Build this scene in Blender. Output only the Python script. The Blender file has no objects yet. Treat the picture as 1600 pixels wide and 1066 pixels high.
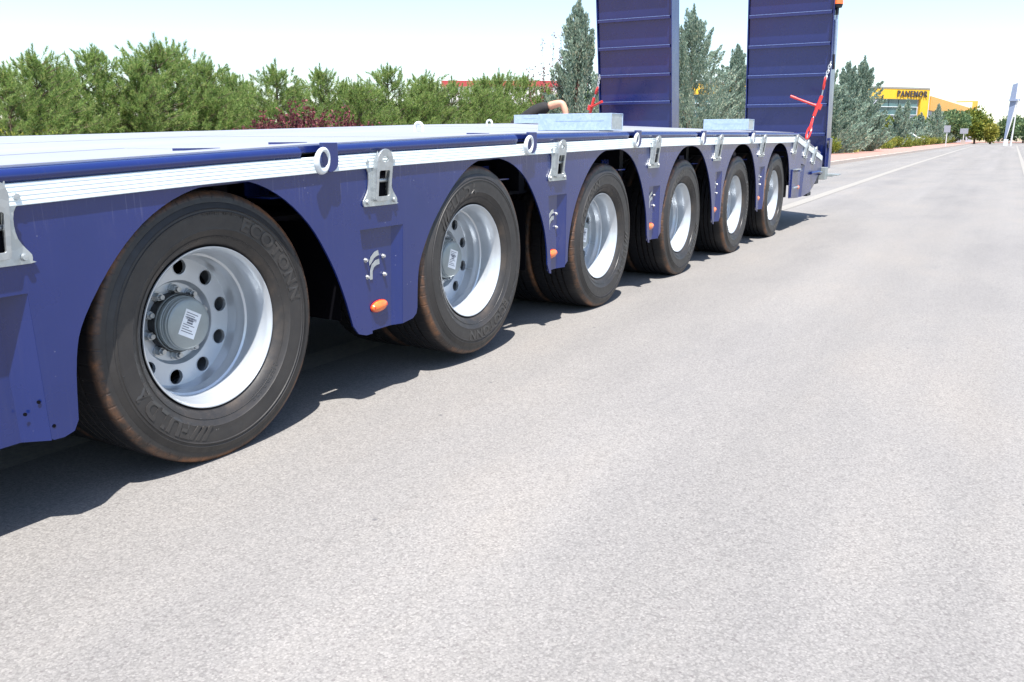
import bpy, bmesh, math, random
import numpy as np
from mathutils import Vector, Matrix
from mathutils.geometry import tessellate_polygon
random.seed(7); np.random.seed(7)
SC = bpy.context.scene
COL = SC.collection
R = math.radians

# ------------------------------------------------------------------ camera, sky, sun, exposure
cam_data = bpy.data.cameras.new('camera')
cam = bpy.data.objects.new('camera', cam_data); COL.objects.link(cam)
cam.location = (1.95, 0.0, 0.935)
cam.rotation_euler = (R(90 - 13.39), 0, R(29.75))
cam_data.sensor_width = 36; cam_data.lens = 36 * 1335 / 1600
cam_data.clip_start = 0.05; cam_data.clip_end = 3000
SC.camera = cam
SUN = Vector((0.26, -0.34, 1.0)).normalized()
world = bpy.data.worlds.new('World'); SC.world = world; world.use_nodes = True
wn = world.node_tree.nodes; wl = world.node_tree.links; wn.clear()
sky = wn.new('ShaderNodeTexSky'); sky.sky_type = 'NISHITA'; sky.sun_disc = False
sky.sun_elevation = math.asin(SUN.z)
sky.sun_rotation = math.atan2(SUN.x, SUN.y)
sky.air_density = 1.0; sky.dust_density = 1.0; sky.ozone_density = 1.3; sky.altitude = 300
bg = wn.new('ShaderNodeBackground'); bg.inputs['Strength'].default_value = 0.125
wo = wn.new('ShaderNodeOutputWorld')
wl.new(sky.outputs[0], bg.inputs[0]); wl.new(bg.outputs[0], wo.inputs[0])
sd = bpy.data.lights.new('sun', 'SUN'); sd.energy = 5.0; sd.angle = R(0.53); sd.color = (1.0, 0.955, 0.9)
sun = bpy.data.objects.new('sun', sd); COL.objects.link(sun)
sun.rotation_euler = SUN.to_track_quat('Z', 'Y').to_euler(); sun.location = (2, -3, 10)
SC.view_settings.view_transform = 'Standard'; SC.view_settings.look = 'None'
SC.view_settings.gamma = 1; SC.view_settings.use_curve_mapping = False
SC.view_settings.exposure = 1.12

# ------------------------------------------------------------------ node helpers
def new_mat(name):
    m = bpy.data.materials.new(name); m.use_nodes = True
    nt = m.node_tree; return m, nt, nt.nodes['Principled BSDF']
def node(nt, t, **kw):
    n = nt.nodes.new(t)
    for k, v in kw.items():
        if k in n.inputs: n.inputs[k].default_value = v
        else: setattr(n, k, v)
    return n
def ramp(nt, fac, stops):
    r = nt.nodes.new('ShaderNodeValToRGB'); e = r.color_ramp.elements
    while len(e) < len(stops): e.new(0.5)
    for i, (p, c) in enumerate(stops):
        e[i].position = p; e[i].color = (*c, 1) if len(c) == 3 else c
    nt.links.new(fac, r.inputs[0]); return r.outputs[0]
def mixc(nt, fac, a, b, mode='MIX'):
    n = nt.nodes.new('ShaderNodeMix'); n.data_type = 'RGBA'; n.blend_type = mode
    for s, v in ((0, fac), (6, a), (7, b)):
        if hasattr(v, 'is_linked'): nt.links.new(v, n.inputs[s])
        else: n.inputs[s].default_value = v if s == 0 else (*v, 1)
    return n.outputs[2]
def coords(nt, scale=(1, 1, 1), kind='Object'):
    tc = nt.nodes.new('ShaderNodeTexCoord'); mp = nt.nodes.new('ShaderNodeMapping')
    mp.inputs['Scale'].default_value = scale; nt.links.new(tc.outputs[kind], mp.inputs[0]); return mp.outputs[0]
def noise(nt, vec, scale, detail=4, rough=0.6):
    n = node(nt, 'ShaderNodeTexNoise', Scale=scale, Detail=detail, Roughness=rough); nt.links.new(vec, n.inputs['Vector']); return n.outputs[0]
def bump(nt, p, h, strength, dist=0.01):
    b = node(nt, 'ShaderNodeBump', Strength=strength, Distance=dist); nt.links.new(h, b.inputs['Height']); nt.links.new(b.outputs[0], p.inputs['Normal'])
def simple(name, col, rough=0.5, metal=0.0, var=0.12, scale=12, bmp=0.0, coat=0.0, spec=0.5):
    m, nt, p = new_mat(name)
    v = coords(nt); n = noise(nt, v, scale)
    lo = tuple(c * (1 - var) for c in col); hi = tuple(min(1, c * (1 + var)) for c in col)
    nt.links.new(ramp(nt, n, [(0.3, lo), (0.7, hi)]), p.inputs['Base Color'])
    p.inputs['Roughness'].default_value = rough; p.inputs['Metallic'].default_value = metal
    p.inputs['Coat Weight'].default_value = coat; p.inputs['Specular IOR Level'].default_value = spec
    if bmp: bump(nt, p, noise(nt, v, scale * 6), bmp, 0.004)
    return m

def mat_blue(name='blue_paint', drips=False):
    m, nt, p = new_mat(name)
    v = coords(nt); vs = coords(nt, (1, 70, 2.2))
    base = ramp(nt, noise(nt, v, 2.2, 3), [(0.3, (0.005, 0.016, 0.100)), (0.7, (0.010, 0.020, 0.118))])
    dust = ramp(nt, noise(nt, vs, 1.0, 5, 0.7), [(0.55, (0, 0, 0)), (0.85, (0.20, 0.20, 0.20))])
    c = mixc(nt, dust, base, (0.06, 0.065, 0.13))
    vo = node(nt, 'ShaderNodeTexVoronoi', Scale=38.0); nt.links.new(v, vo.inputs['Vector'])
    sp = ramp(nt, vo.outputs['Distance'], [(0.045, (1, 1, 1)), (0.075, (0, 0, 0))])
    gate = ramp(nt, noise(nt, v, 9, 2), [(0.56, (0, 0, 0)), (0.62, (0.6, 0.6, 0.6))])
    c = mixc(nt, mixc(nt, 1.0, sp, gate, 'MULTIPLY'), c, (0.35, 0.36, 0.45))
    sm = ramp(nt, noise(nt, coords(nt, (3, 4, 2)), 1.7, 5, 0.7), [(0.60, (0, 0, 0)), (0.78, (0.10, 0.10, 0.10))])
    c = mixc(nt, sm, c, (0.16, 0.15, 0.2))
    tcn = nt.nodes.new('ShaderNodeTexCoord'); sz = node(nt, 'ShaderNodeSeparateXYZ'); nt.links.new(tcn.outputs['Object'], sz.inputs[0])
    dr = ramp(nt, noise(nt, coords(nt, (1, 120, 5)), 1.0, 3, 0.6), [(0.60, (0, 0, 0)), (0.70, (1, 1, 1))])
    zb = ramp(nt, sz.outputs[2], [(0.72, (0, 0, 0)), (0.87, ((0.5,) * 3) if drips else (0, 0, 0))])
    c = mixc(nt, mixc(nt, 1.0, dr, zb, 'MULTIPLY'), c, (0.25, 0.25, 0.36))
    nt.links.new(c, p.inputs['Base Color'])
    nt.links.new(ramp(nt, noise(nt, v, 5, 4), [(0.3, (0.22,) * 3), (0.7, (0.36,) * 3)]), p.inputs['Roughness'])
    p.inputs['Coat Weight'].default_value = 0.3; p.inputs['Coat Roughness'].default_value = 0.12
    bump(nt, p, noise(nt, v, 60, 3), 0.06, 0.002)
    return m
def mat_tyre():
    m, nt, p = new_mat('tyre_rubber')
    v = coords(nt)
    sx = node(nt, 'ShaderNodeSeparateXYZ'); nt.links.new(v, sx.inputs[0])
    ln = node(nt, 'ShaderNodeVectorMath', operation='LENGTH')
    cb = node(nt, 'ShaderNodeCombineXYZ'); nt.links.new(sx.outputs[1], cb.inputs[1]); nt.links.new(sx.outputs[2], cb.inputs[2])
    nt.links.new(cb.outputs[0], ln.inputs[0])
    n1 = noise(nt, v, 7, 6, 0.7); n2 = noise(nt, v, 38, 4, 0.7)
    base = ramp(nt, n1, [(0.3, (0.017, 0.016, 0.016)), (0.72, (0.033, 0.030, 0.028))])
    # rust coloured dust on the shoulder
    band = ramp(nt, ln.outputs['Value'], [(0.0, (0, 0, 0)), (0.376, (0, 0, 0)), (0.385, (1, 1, 1)), (0.394, (0.9, 0.9, 0.9)), (0.3975, (0.10, 0.10, 0.10))])
    g = ramp(nt, n1, [(0.40, (0.10,) * 3), (0.58, (0.9,) * 3)])
    f = mixc(nt, 1.0, band, mixc(nt, 1.0, g, ramp(nt, n2, [(0.3, (0.2,) * 3), (0.7, (1,) * 3)]), 'MULTIPLY'), 'MULTIPLY')
    c = mixc(nt, f, base, (0.27, 0.115, 0.045))
    bead = ramp(nt, ln.outputs['Value'], [(0.24, (1, 1, 1)), (0.285, (0, 0, 0))])
    c = mixc(nt, mixc(nt, 1.0, bead, ramp(nt, n1, [(0.48, (0,) * 3), (0.7, (0.35,) * 3)]), 'MULTIPLY'), c, (0.14, 0.095, 0.06))
    tx = node(nt, 'ShaderNodeMath', operation='MULTIPLY'); nt.links.new(sx.outputs[0], tx.inputs[0]); tx.inputs[1].default_value = -10.0
    c = mixc(nt, ramp(nt, tx.outputs[0], [(0.02, (0,) * 3), (0.14, (0.92,) * 3)]), c, (0.010, 0.011, 0.014))  # tread side darker: blue-black rubber, with its shade put into the colour
    # pale scuff flecks
    vo = node(nt, 'ShaderNodeTexVoronoi', Scale=30.0); nt.links.new(v, vo.inputs['Vector'])
    sp = ramp(nt, vo.outputs['Distance'], [(0.04, (0.5, 0.5, 0.5)), (0.07, (0, 0, 0))])
    sp = mixc(nt, 1.0, sp, ramp(nt, noise(nt, v, 11, 2), [(0.55, (0,) * 3), (0.62, (1,) * 3)]), 'MULTIPLY')
    c = mixc(nt, sp, c, (0.28, 0.27, 0.26))
    nt.links.new(c, p.inputs['Base Color'])
    nt.links.new(ramp(nt, n2, [(0.3, (0.42,) * 3), (0.7, (0.62,) * 3)]), p.inputs['Roughness'])
    # fine radial cuts at the shoulder and rings on the sidewall
    at = node(nt, 'ShaderNodeMath', operation='ARCTAN2'); nt.links.new(sx.outputs[2], at.inputs[0]); nt.links.new(sx.outputs[1], at.inputs[1])
    mu = node(nt, 'ShaderNodeMath', operation='MULTIPLY'); nt.links.new(at.outputs[0], mu.inputs[0]); mu.inputs[1].default_value = 60.0
    sn = node(nt, 'ShaderNodeMath', operation='SINE'); nt.links.new(mu.outputs[0], sn.inputs[0])
    cut = ramp(nt, sn.outputs[0], [(0.0, (0, 0, 0)), (0.85, (0, 0, 0)), (0.97, (-1, -1, -1))])
    hh = mixc(nt, 1.0, ramp(nt, sn.outputs[0], [(0.86, (1, 1, 1)), (0.98, (0, 0, 0))]), ramp(nt, ln.outputs['Value'], [(0.374, (0, 0, 0)), (0.380, (1, 1, 1))]), 'MULTIPLY')
    h2 = mixc(nt, 0.3, hh, n2)
    bump(nt, p, h2, 0.5, 0.004)
    return m
def mat_asphalt():
    m, nt, p = new_mat('asphalt')
    v = coords(nt)
    vo = node(nt, 'ShaderNodeTexVoronoi', Scale=210.0); nt.links.new(v, vo.inputs['Vector'])
    bw = nt.nodes.new('ShaderNodeRGBToBW'); nt.links.new(vo.outputs['Color'], bw.inputs[0])
    st = ramp(nt, bw.outputs[0], [(0.12, (0.168, 0.161, 0.153)), (0.38, (0.208, 0.200, 0.190)), (0.65, (0.226, 0.217, 0.206)), (0.9, (0.262, 0.251, 0.238))])
    gap = ramp(nt, vo.outputs['Distance'], [(0.35, (1, 1, 1)), (0.85, (0.84, 0.84, 0.85))])
    c = mixc(nt, 1.0, st, gap, 'MULTIPLY')
    # a few bigger dark and pale stones
    vb = node(nt, 'ShaderNodeTexVoronoi', Scale=95.0); nt.links.new(v, vb.inputs['Vector'])
    bb = nt.nodes.new('ShaderNodeRGBToBW'); nt.links.new(vb.outputs['Color'], bb.inputs[0])
    near = ramp(nt, vb.outputs['Distance'], [(0.28, (1, 1, 1)), (0.42, (0, 0, 0))])
    c = mixc(nt, mixc(nt, 1.0, near, ramp(nt, bb.outputs[0], [(0.20, (0.55,) * 3), (0.27, (0,) * 3)]), 'MULTIPLY'), c, (0.125, 0.113, 0.112))
    c = mixc(nt, mixc(nt, 1.0, near, ramp(nt, bb.outputs[0], [(0.76, (0,) * 3), (0.84, (0.4,) * 3)]), 'MULTIPLY'), c, (0.30, 0.285, 0.265))
    n0 = noise(nt, v, 420, 2, 0.7)
    c = mixc(nt, 1.0, c, ramp(nt, n0, [(0.3, (0.95,) * 3), (0.7, (1.06,) * 3)]), 'MULTIPLY')
    big = noise(nt, coords(nt, (0.8, 0.28, 1)), 1.5, 5, 0.62)
    c = mixc(nt, 1.0, c, ramp(nt, big, [(0.30, (0.88, 0.885, 0.90)), (0.5, (1.0, 1.0, 1.0)), (0.72, (1.10, 1.075, 1.04))]), 'MULTIPLY')
    # long tyre wear bands, scuffed streaks, drips
    wv = noise(nt, coords(nt, (1.5, 0.04, 1)), 1.1, 3, 0.5)
    c = mixc(nt, 1.0, c, ramp(nt, wv, [(0.35, (0.93,) * 3), (0.65, (1.06,) * 3)]), 'MULTIPLY')
    mp = nt.nodes.new('ShaderNodeMapping'); tc = nt.nodes.new('ShaderNodeTexCoord'); nt.links.new(tc.outputs['Object'], mp.inputs[0])
    mp.inputs['Rotation'].default_value = (0, 0, R(-24)); mp.inputs['Scale'].default_value = (5.0, 1.1, 1)
    sk = noise(nt, mp.outputs[0], 1.6, 5, 0.7)
    c = mixc(nt, ramp(nt, sk, [(0.62, (0, 0, 0)), (0.76, (0.42, 0.42, 0.42))]), c, (0.15, 0.15, 0.15))
    v2 = node(nt, 'ShaderNodeTexVoronoi', Scale=4.0); nt.links.new(v, v2.inputs['Vector'])
    c = mixc(nt, ramp(nt, v2.outputs['Distance'], [(0.022, (0.7, 0.7, 0.7)), (0.04, (0, 0, 0))]), c, (0.08, 0.08, 0.085))
    nt.links.new(c, p.inputs['Base Color'])
    p.inputs['Roughness'].default_value = 0.88; p.inputs['Specular IOR Level'].default_value = 0.25
    h = mixc(nt, 0.4, vo.outputs['Distance'], n0)
    iv = node(nt, 'ShaderNodeBump', Strength=0.18, Distance=0.003); iv.invert = True
    nt.links.new(h, iv.inputs['Height']); nt.links.new(iv.outputs[0], p.inputs['Normal'])
    return m
def mat_foliage(name, dark, light, tip=None, transl=0.25):
    m, nt, p = new_mat(name)
    g = nt.nodes.new('ShaderNodeNewGeometry')
    v = coords(nt); n = noise(nt, v, 1.6, 3)
    a = ramp(nt, g.outputs['Random Per Island'], [(0.0, dark), (0.75, light), (1.0, tip or light)])
    c = mixc(nt, 1.0, a, ramp(nt, n, [(0.3, (0.72, 0.74, 0.70)), (0.7, (1.25, 1.2, 1.15))]), 'MULTIPLY')
    nt.links.new(c, p.inputs['Base Color']); p.inputs['Roughness'].default_value = 0.6
    p.inputs['Specular IOR Level'].default_value = 0.3
    tr = nt.nodes.new('ShaderNodeBsdfTranslucent'); nt.links.new(c, tr.inputs[0])
    mx = nt.nodes.new('ShaderNodeMixShader'); mx.inputs[0].default_value = transl
    out = nt.nodes['Material Output']; nt.links.new(p.outputs[0], mx.inputs[1]); nt.links.new(tr.outputs[0], mx.inputs[2]); nt.links.new(mx.outputs[0], out.inputs[0])
    return m
def mat_deck():
    m, nt, p = new_mat('deck_steel')
    v = coords(nt)
    c = ramp(nt, noise(nt, coords(nt, (1, 0.3, 1)), 3, 5), [(0.3, (0.25, 0.265, 0.31)), (0.7, (0.30, 0.315, 0.36))])
    c = mixc(nt, ramp(nt, noise(nt, v, 22, 4, 0.7), [(0.62, (0,) * 3), (0.75, (0.35,) * 3)]), c, (0.36, 0.34, 0.33))
    nt.links.new(c, p.inputs['Base Color']); p.inputs['Roughness'].default_value = 0.55; p.inputs['Metallic'].default_value = 0.1
    bump(nt, p, noise(nt, v, 90, 2), 0.15, 0.003)
    return m
def mat_galv(name='galvanised_steel', c0=(0.42, 0.45, 0.46), c1=(0.50, 0.53, 0.54), metal=0.75, rough=0.38):
    m, nt, p = new_mat(name)
    v = coords(nt); vo = node(nt, 'ShaderNodeTexVoronoi', Scale=60.0); nt.links.new(v, vo.inputs['Vector'])
    c = ramp(nt, vo.outputs['Color'], [(0.2, c0), (0.8, c1)])
    c = mixc(nt, ramp(nt, noise(nt, v, 26, 5, 0.7), [(0.58, (0,) * 3), (0.72, (0.35,) * 3)]), c, tuple(x * 0.6 for x in c0))
    nt.links.new(c, p.inputs['Base Color']); p.inputs['Metallic'].default_value = metal
    nt.links.new(ramp(nt, noise(nt, v, 30, 3), [(0.3, (rough - 0.08,) * 3), (0.7, (rough + 0.12,) * 3)]), p.inputs['Roughness'])
    bump(nt, p, noise(nt, v, 120, 2), 0.12, 0.002)
    return m
def mat_mark():
    m, nt, p = new_mat('road_marking_paint')
    v = coords(nt); n = noise(nt, v, 60, 5, 0.75)
    c = ramp(nt, n, [(0.40, (0.215, 0.207, 0.195)), (0.60, (0.30, 0.28, 0.24))])
    nt.links.new(c, p.inputs['Base Color']); p.inputs['Roughness'].default_value = 0.8
    return m

M = dict(
    blue=mat_blue(), skirt=mat_blue('blue_side_paint', True), tyre=mat_tyre(), asphalt=mat_asphalt(), deck=mat_deck(), galv=mat_galv(), mark=mat_mark(),
    rung_glint=simple('painted_edge_highlight', (0.16, 0.22, 0.42), 0.4, 0, 0.3, 40),  # pale blue for the highlight painted along the rung edges
    dark=simple('dark_chassis_paint', (0.010, 0.011, 0.022), 0.55),
    black=simple('black_rubber', (0.015, 0.015, 0.016), 0.6),
    hole=simple('shade_dark_paint', (0.004, 0.004, 0.006), 0.9, spec=0.05),  # near-black, with the shade of recesses put into the colour
    rim=simple('silver_rim_paint', (0.50, 0.535, 0.57), 0.32, 0.5, 0.06, 9),
    hub=simple('grey_hub_paint', (0.27, 0.30, 0.30), 0.4, 0.3, 0.08, 20),
    nut=simple('zinc_nut', (0.42, 0.44, 0.45), 0.35, 0.8),
    white=simple('white_plastic_ring', (0.66, 0.70, 0.71), 0.4, 0.0, 0.06, 30),
    rail=simple('ridged_aluminium_rail', (0.72, 0.79, 0.80), 0.45, 0.0, 0.07, 14),
    alu=mat_galv('galvanised_beam_steel', (0.33, 0.43, 0.58), (0.40, 0.50, 0.64), 0.25, 0.4),  # blue cast is the sky's reflection put into the base colour
    letter=simple('raised_rubber_lettering', (0.034, 0.032, 0.031), 0.36, 0, 0.1, 30),
    paper=simple('white_sticker_paper', (0.72, 0.74, 0.76), 0.5), ink=simple('grey_print', (0.12, 0.13, 0.16), 0.6),
    red=simple('red_enamel', (0.55, 0.028, 0.022), 0.35, 0, 0.12, 25, coat=0.3),
    chain=simple('zinc_chain', (0.55, 0.56, 0.56), 0.35, 0.7),
    lens=simple('orange_lens', (0.78, 0.16, 0.03), 0.22, 0, 0.2, 60, coat=0.5),
    skin=simple('skin', (0.55, 0.30, 0.20), 0.5), cloth=simple('black_cotton', (0.014, 0.013, 0.014), 0.85, 0, 0.2, 40, 0.2),
    jeans=simple('dark_trousers', (0.03, 0.035, 0.05), 0.85), hair=simple('dark_hair', (0.012, 0.009, 0.007), 0.6),
    bark=simple('bark', (0.13, 0.095, 0.07), 0.9, 0, 0.3, 18, 0.4),
    pine=mat_foliage('pine_needles', (0.10, 0.19, 0.055), (0.29, 0.42, 0.13), (0.44, 0.42, 0.20), 0.5),
    cypress=mat_foliage('blue_cypress_sprays', (0.11, 0.18, 0.15), (0.34, 0.46, 0.38), (0.46, 0.48, 0.37), 0.38),
    leaf=mat_foliage('green_leaves', (0.07, 0.11, 0.02), (0.19, 0.24, 0.045), (0.36, 0.34, 0.06), 0.3),
    leafy=mat_foliage('yellow_leaves', (0.18, 0.20, 0.04), (0.34, 0.34, 0.07), (0.42, 0.38, 0.09), 0.3),
    leafd=mat_foliage('dark_tree_leaves', (0.07, 0.13, 0.065), (0.16, 0.25, 0.12), (0.24, 0.28, 0.12), 0.35),
    purple=mat_foliage('purple_leaves', (0.06, 0.018, 0.024), (0.20, 0.055, 0.07), (0.26, 0.09, 0.09), 0.3),
    straw=mat_foliage('dry_grass', (0.28, 0.22, 0.12), (0.45, 0.37, 0.22), (0.38, 0.30, 0.2), 0.2),
    soil=simple('dry_soil', (0.30, 0.23, 0.155), 0.95, 0, 0.25, 1.5, 0.3),
    paving=simple('pink_paving', (0.36, 0.20, 0.165), 0.85, 0, 0.15, 3, 0.2),
    kerb=simple('kerb_concrete', (0.38, 0.32, 0.28), 0.85, 0, 0.12, 4, 0.2),
    yellow=simple('yellow_cladding', (0.72, 0.43, 0.025), 0.5, 0, 0.05, 1),
    greyclad=simple('grey_cladding', (0.42, 0.43, 0.50), 0.5, 0, 0.05, 1),
    glass=simple('teal_window_glass', (0.06, 0.13, 0.14), 0.15, 0, 0.2, 1.5, coat=0.5),
    mullion=simple('white_mullion', (0.62, 0.66, 0.66), 0.5), roofm=simple('grey_roof_edge', (0.25, 0.24, 0.22), 0.6),
    signdark=simple('dark_sign_letters', (0.05, 0.045, 0.05), 0.5),
    redclad=simple('red_cladding', (0.33, 0.045, 0.05), 0.5), whitew=simple('white_wall', (0.68, 0.68, 0.70), 0.7), board=simple('pale_sign_face', (0.26, 0.27, 0.31), 0.6),
    carw=simple('white_car_paint', (0.7, 0.7, 0.7), 0.3, coat=0.6), pole=simple('pale_pole', (0.6, 0.6, 0.6), 0.5, 0.2),
    totem=simple('blue_grey_panel', (0.22, 0.27, 0.38), 0.5), ochre=simple('ochre_cladding', (0.68, 0.36, 0.07), 0.55, 0, 0.05, 1),
)

# ------------------------------------------------------------------ mesh helpers
class MB:
    def __init__(s): s.v = []; s.f = []; s.mi = []
    def add(s, vs, fs, mi=0):
        o = len(s.v); s.v += [tuple(x) for x in vs]; s.f += [tuple(i + o for i in f) for f in fs]; s.mi += [mi] * len(fs)
    def box(s, a, b, mi=0):
        (x0, y0, z0), (x1, y1, z1) = a, b
        s.add([(x0, y0, z0), (x1, y0, z0), (x1, y1, z0), (x0, y1, z0), (x0, y0, z1), (x1, y0, z1), (x1, y1, z1), (x0, y1, z1)],
              [(0, 3, 2, 1), (4, 5, 6, 7), (0, 1, 5, 4), (1, 2, 6, 5), (2, 3, 7, 6), (3, 0, 4, 7)], mi)
    def hexa(s, p, mi=0):
        s.add(p, [(0, 3, 2, 1), (4, 5, 6, 7), (0, 1, 5, 4), (1, 2, 6, 5), (2, 3, 7, 6), (3, 0, 4, 7)], mi)
    def tube(s, a, b, r0, r1=None, n=12, mi=0):
        a, b = Vector(a), Vector(b); r1 = r0 if r1 is None else r1
        d = (b - a).normalized(); u = d.orthogonal().normalized(); w = d.cross(u)
        vs = [a + (u * math.cos(t) + w * math.sin(t)) * r0 for t in [2 * math.pi * i / n for i in range(n)]]
        vs += [b + (u * math.cos(t) + w * math.sin(t)) * r1 for t in [2 * math.pi * i / n for i in range(n)]]
        s.add(vs, [(i, (i + 1) % n, n + (i + 1) % n, n + i) for i in range(n)] + [tuple(range(n))[::-1], tuple(range(n, 2 * n))], mi)
    def path(s, pts, r, n=8, closed=False, mi=0):
        P = [Vector(p) for p in pts]; k = len(P); rings = []; u = None
        for i in range(k):
            d = (P[(i + 1) % k] - P[i - 1]) if (closed or 0 < i < k - 1) else (P[1] - P[0] if i == 0 else P[-1] - P[-2])
            d.normalize()
            u = d.orthogonal().normalized() if u is None else (u - d * u.dot(d)).normalized()
            w = d.cross(u); rr = r[i] if hasattr(r, '__len__') else r
            rings.append([P[i] + (u * math.cos(t) + w * math.sin(t)) * rr for t in [2 * math.pi * j / n for j in range(n)]])
        vs = [q for ring in rings for q in ring]; fs = []
        for i in range(k if closed else k - 1):
            a, b = i * n, ((i + 1) % k) * n
            fs += [(a + j, a + (j + 1) % n, b + (j + 1) % n, b + j) for j in range(n)]
        if not closed: fs += [tuple(range(n))[::-1], tuple(range((k - 1) * n, k * n))]
        s.add(vs, fs, mi)
    def lathe_x(s, prof, n=64, cap=False, mi=0):          # prof: (x, r), revolved about the X axis
        k = len(prof)
        vs = [(x, r * math.cos(t), r * math.sin(t)) for t in [2 * math.pi * i / n for i in range(n)] for x, r in prof]
        fs = [(i * k + j, i * k + j + 1, ((i + 1) % n) * k + j + 1, ((i + 1) % n) * k + j) for i in range(n) for j in range(k - 1)]
        if cap: fs.append(tuple(i * k for i in range(n))); fs.append(tuple(i * k + k - 1 for i in range(n))[::-1])
        s.add(vs, fs, mi)
    def plate_x(s, loops, x0, x1, mi=0):                  # loops of (y, z), outer first then holes; thickness from x0 to x1
        tri = tessellate_polygon([[Vector((a, b, 0)) for a, b in L] for L in loops])
        flat = [p for L in loops for p in L]; n = len(flat)
        vs = [(x1, a, b) for a, b in flat] + [(x0, a, b) for a, b in flat]
        fs = []
        for t in tri:
            (ax, ay), (bx, by), (cx, cy) = (flat[i] for i in t)
            t = t if (bx - ax) * (cy - ay) - (by - ay) * (cx - ax) > 0 else t[::-1]
            fs += [tuple(t), tuple(n + i for i in t[::-1])]
        o = 0
        for L in loops:
            k = len(L); fs += [(o + i, o + (i + 1) % k, n + o + (i + 1) % k, n + o + i) for i in range(k)]; o += k
        s.add(vs, fs, mi)
    def mesh(s, name, mats, smooth=None):
        me = bpy.data.meshes.new(name); me.from_pydata(s.v, [], s.f)
        for m in (mats if isinstance(mats, (list, tuple)) else [mats]): me.materials.append(m)
        if any(s.mi): me.polygons.foreach_set('material_index', s.mi)
        bm = bmesh.new(); bm.from_mesh(me); bmesh.ops.recalc_face_normals(bm, faces=bm.faces); bm.to_mesh(me); bm.free()
        if smooth is not None:
            me.polygons.foreach_set('use_smooth', [True] * len(me.polygons)); me.set_sharp_from_angle(angle=R(smooth))
        me.update(); return me
    def build(s, name, mats, parent=None, smooth=None, bevel=0, loc=None, **kw):
        return link(name, s.mesh(name, mats, smooth), parent, bevel, loc, **kw)
def link(name, me, parent=None, bevel=0, loc=None, rot=None, label=None, category=None, group=None, kind=None):
    o = bpy.data.objects.new(name, me); COL.objects.link(o)
    if parent: o.parent = parent
    if loc is not None: o.location = loc
    if rot is not None: o.rotation_euler = rot
    if bevel:
        b = o.modifiers.new('bevel', 'BEVEL'); b.width = bevel; b.segments = 2; b.limit_method = 'ANGLE'; b.angle_limit = R(40)
    for k, v in (('label', label), ('category', category), ('group', group), ('kind', kind)):
        if v: o[k] = v
    return o
def empty(name, loc=(0, 0, 0), parent=None, rot=None, **kw):
    o = link(name, None, parent, 0, loc, rot, **kw); o.empty_display_size = 0.2; return o
def copy_tree(o, parent=None):
    c = o.copy(); COL.objects.link(c); c.parent = parent
    for k in ('label', 'group', 'category'):
        if parent is None and k in c: del c[k]
    for ch in list(o.children): copy_tree(ch, c)
    return c
def interp(y, T): return float(np.interp(y, [t[0] for t in T], [t[1] for t in T]))
def catmull(P, n=5):
    out = []
    for i in range(len(P) - 1):
        p0, p1, p2, p3 = P[max(i - 1, 0)], P[i], P[i + 1], P[min(i + 2, len(P) - 1)]
        for j in range(n):
            t = j / n
            out.append(tuple(0.5 * (2 * b + (c - a) * t + (2 * a - 5 * b + 4 * c - d) * t * t + (3 * b - a - 3 * c + d) * t ** 3) for a, b, c, d in zip(p0, p1, p2, p3)))
    return out + [P[-1]]
def text_mesh(txt, size, extrude, offset=0.0):
    cu = bpy.data.curves.new('lettering', 'FONT'); cu.body = txt; cu.size = size; cu.extrude = extrude; cu.offset = offset; cu.resolution_u = 3
    cu.space_character = 1.12
    o = bpy.data.objects.new('lettering', cu); COL.objects.link(o); bpy.context.view_layer.update()
    me = bpy.data.meshes.new_from_object(o.evaluated_get(bpy.context.evaluated_depsgraph_get()))
    bpy.data.objects.remove(o); bpy.data.curves.remove(cu)
    vs = np.array([v.co[:] for v in me.vertices]); fs = [tuple(p.vertices) for p in me.polygons]
    bpy.data.meshes.remove(me); return vs, fs

# ------------------------------------------------------------------ ground, road, verge
KX = -3.45                                             # kerb line
g = MB(); g.add([(-1500, -300, -0.03), (1500, -300, -0.03), (1500, 2500, -0.03), (-1500, 2500, -0.03)], [(0, 1, 2, 3)])
g.build('ground', M['soil'], kind='structure')
g = MB(); g.add([(KX, -40, 0), (22, -40, 0), (22, 260, 0), (KX, 260, 0)], [(0, 1, 2, 3)])
g.build('road', M['asphalt'], kind='structure')
def strip(name, pts, w, mat, z=0.004):
    m = MB(); vs = []
    for x, y in pts: vs += [(x - w / 2, y, z), (x + w / 2, y, z)]
    m.add(vs, [(2 * i, 2 * i + 1, 2 * i + 3, 2 * i + 2) for i in range(len(pts) - 1)])
    return m.build(name, mat, kind='structure')
strip('road_edge_marking', [(-0.55, -10), (-0.56, 4), (-0.68, 13), (-0.9, 24), (-1.1, 35), (-1.7, 80), (-2.0, 120)], 0.17, M['mark'])
strip('road_centre_marking', [(2.34, -10), (2.34, 120)], 0.12, M['mark'])
pv = MB(); pv.box((-6.3, -40, -0.02), (KX - 0.15, 185, 0.13)); pv.build('pavement', M['paving'], kind='structure')
kb = empty('kerb', (KX, 0, 0), kind='structure')
ks = MB(); ks.box((-0.15, 0, -0.02), (0, 0.992, 0.125)); kme = ks.mesh('kerb_stone', M['kerb'])
for i in range(-6, 150):
    o = link('kerb_stone', kme, kb, 0.012 if i < 60 else 0, (0, i, random.uniform(-.004, .004)))
far = MB(); far.box((-12, 186, -0.02), (30, 196, 0.13)); far.build('far_pavement', M['paving'], kind='structure')

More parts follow.
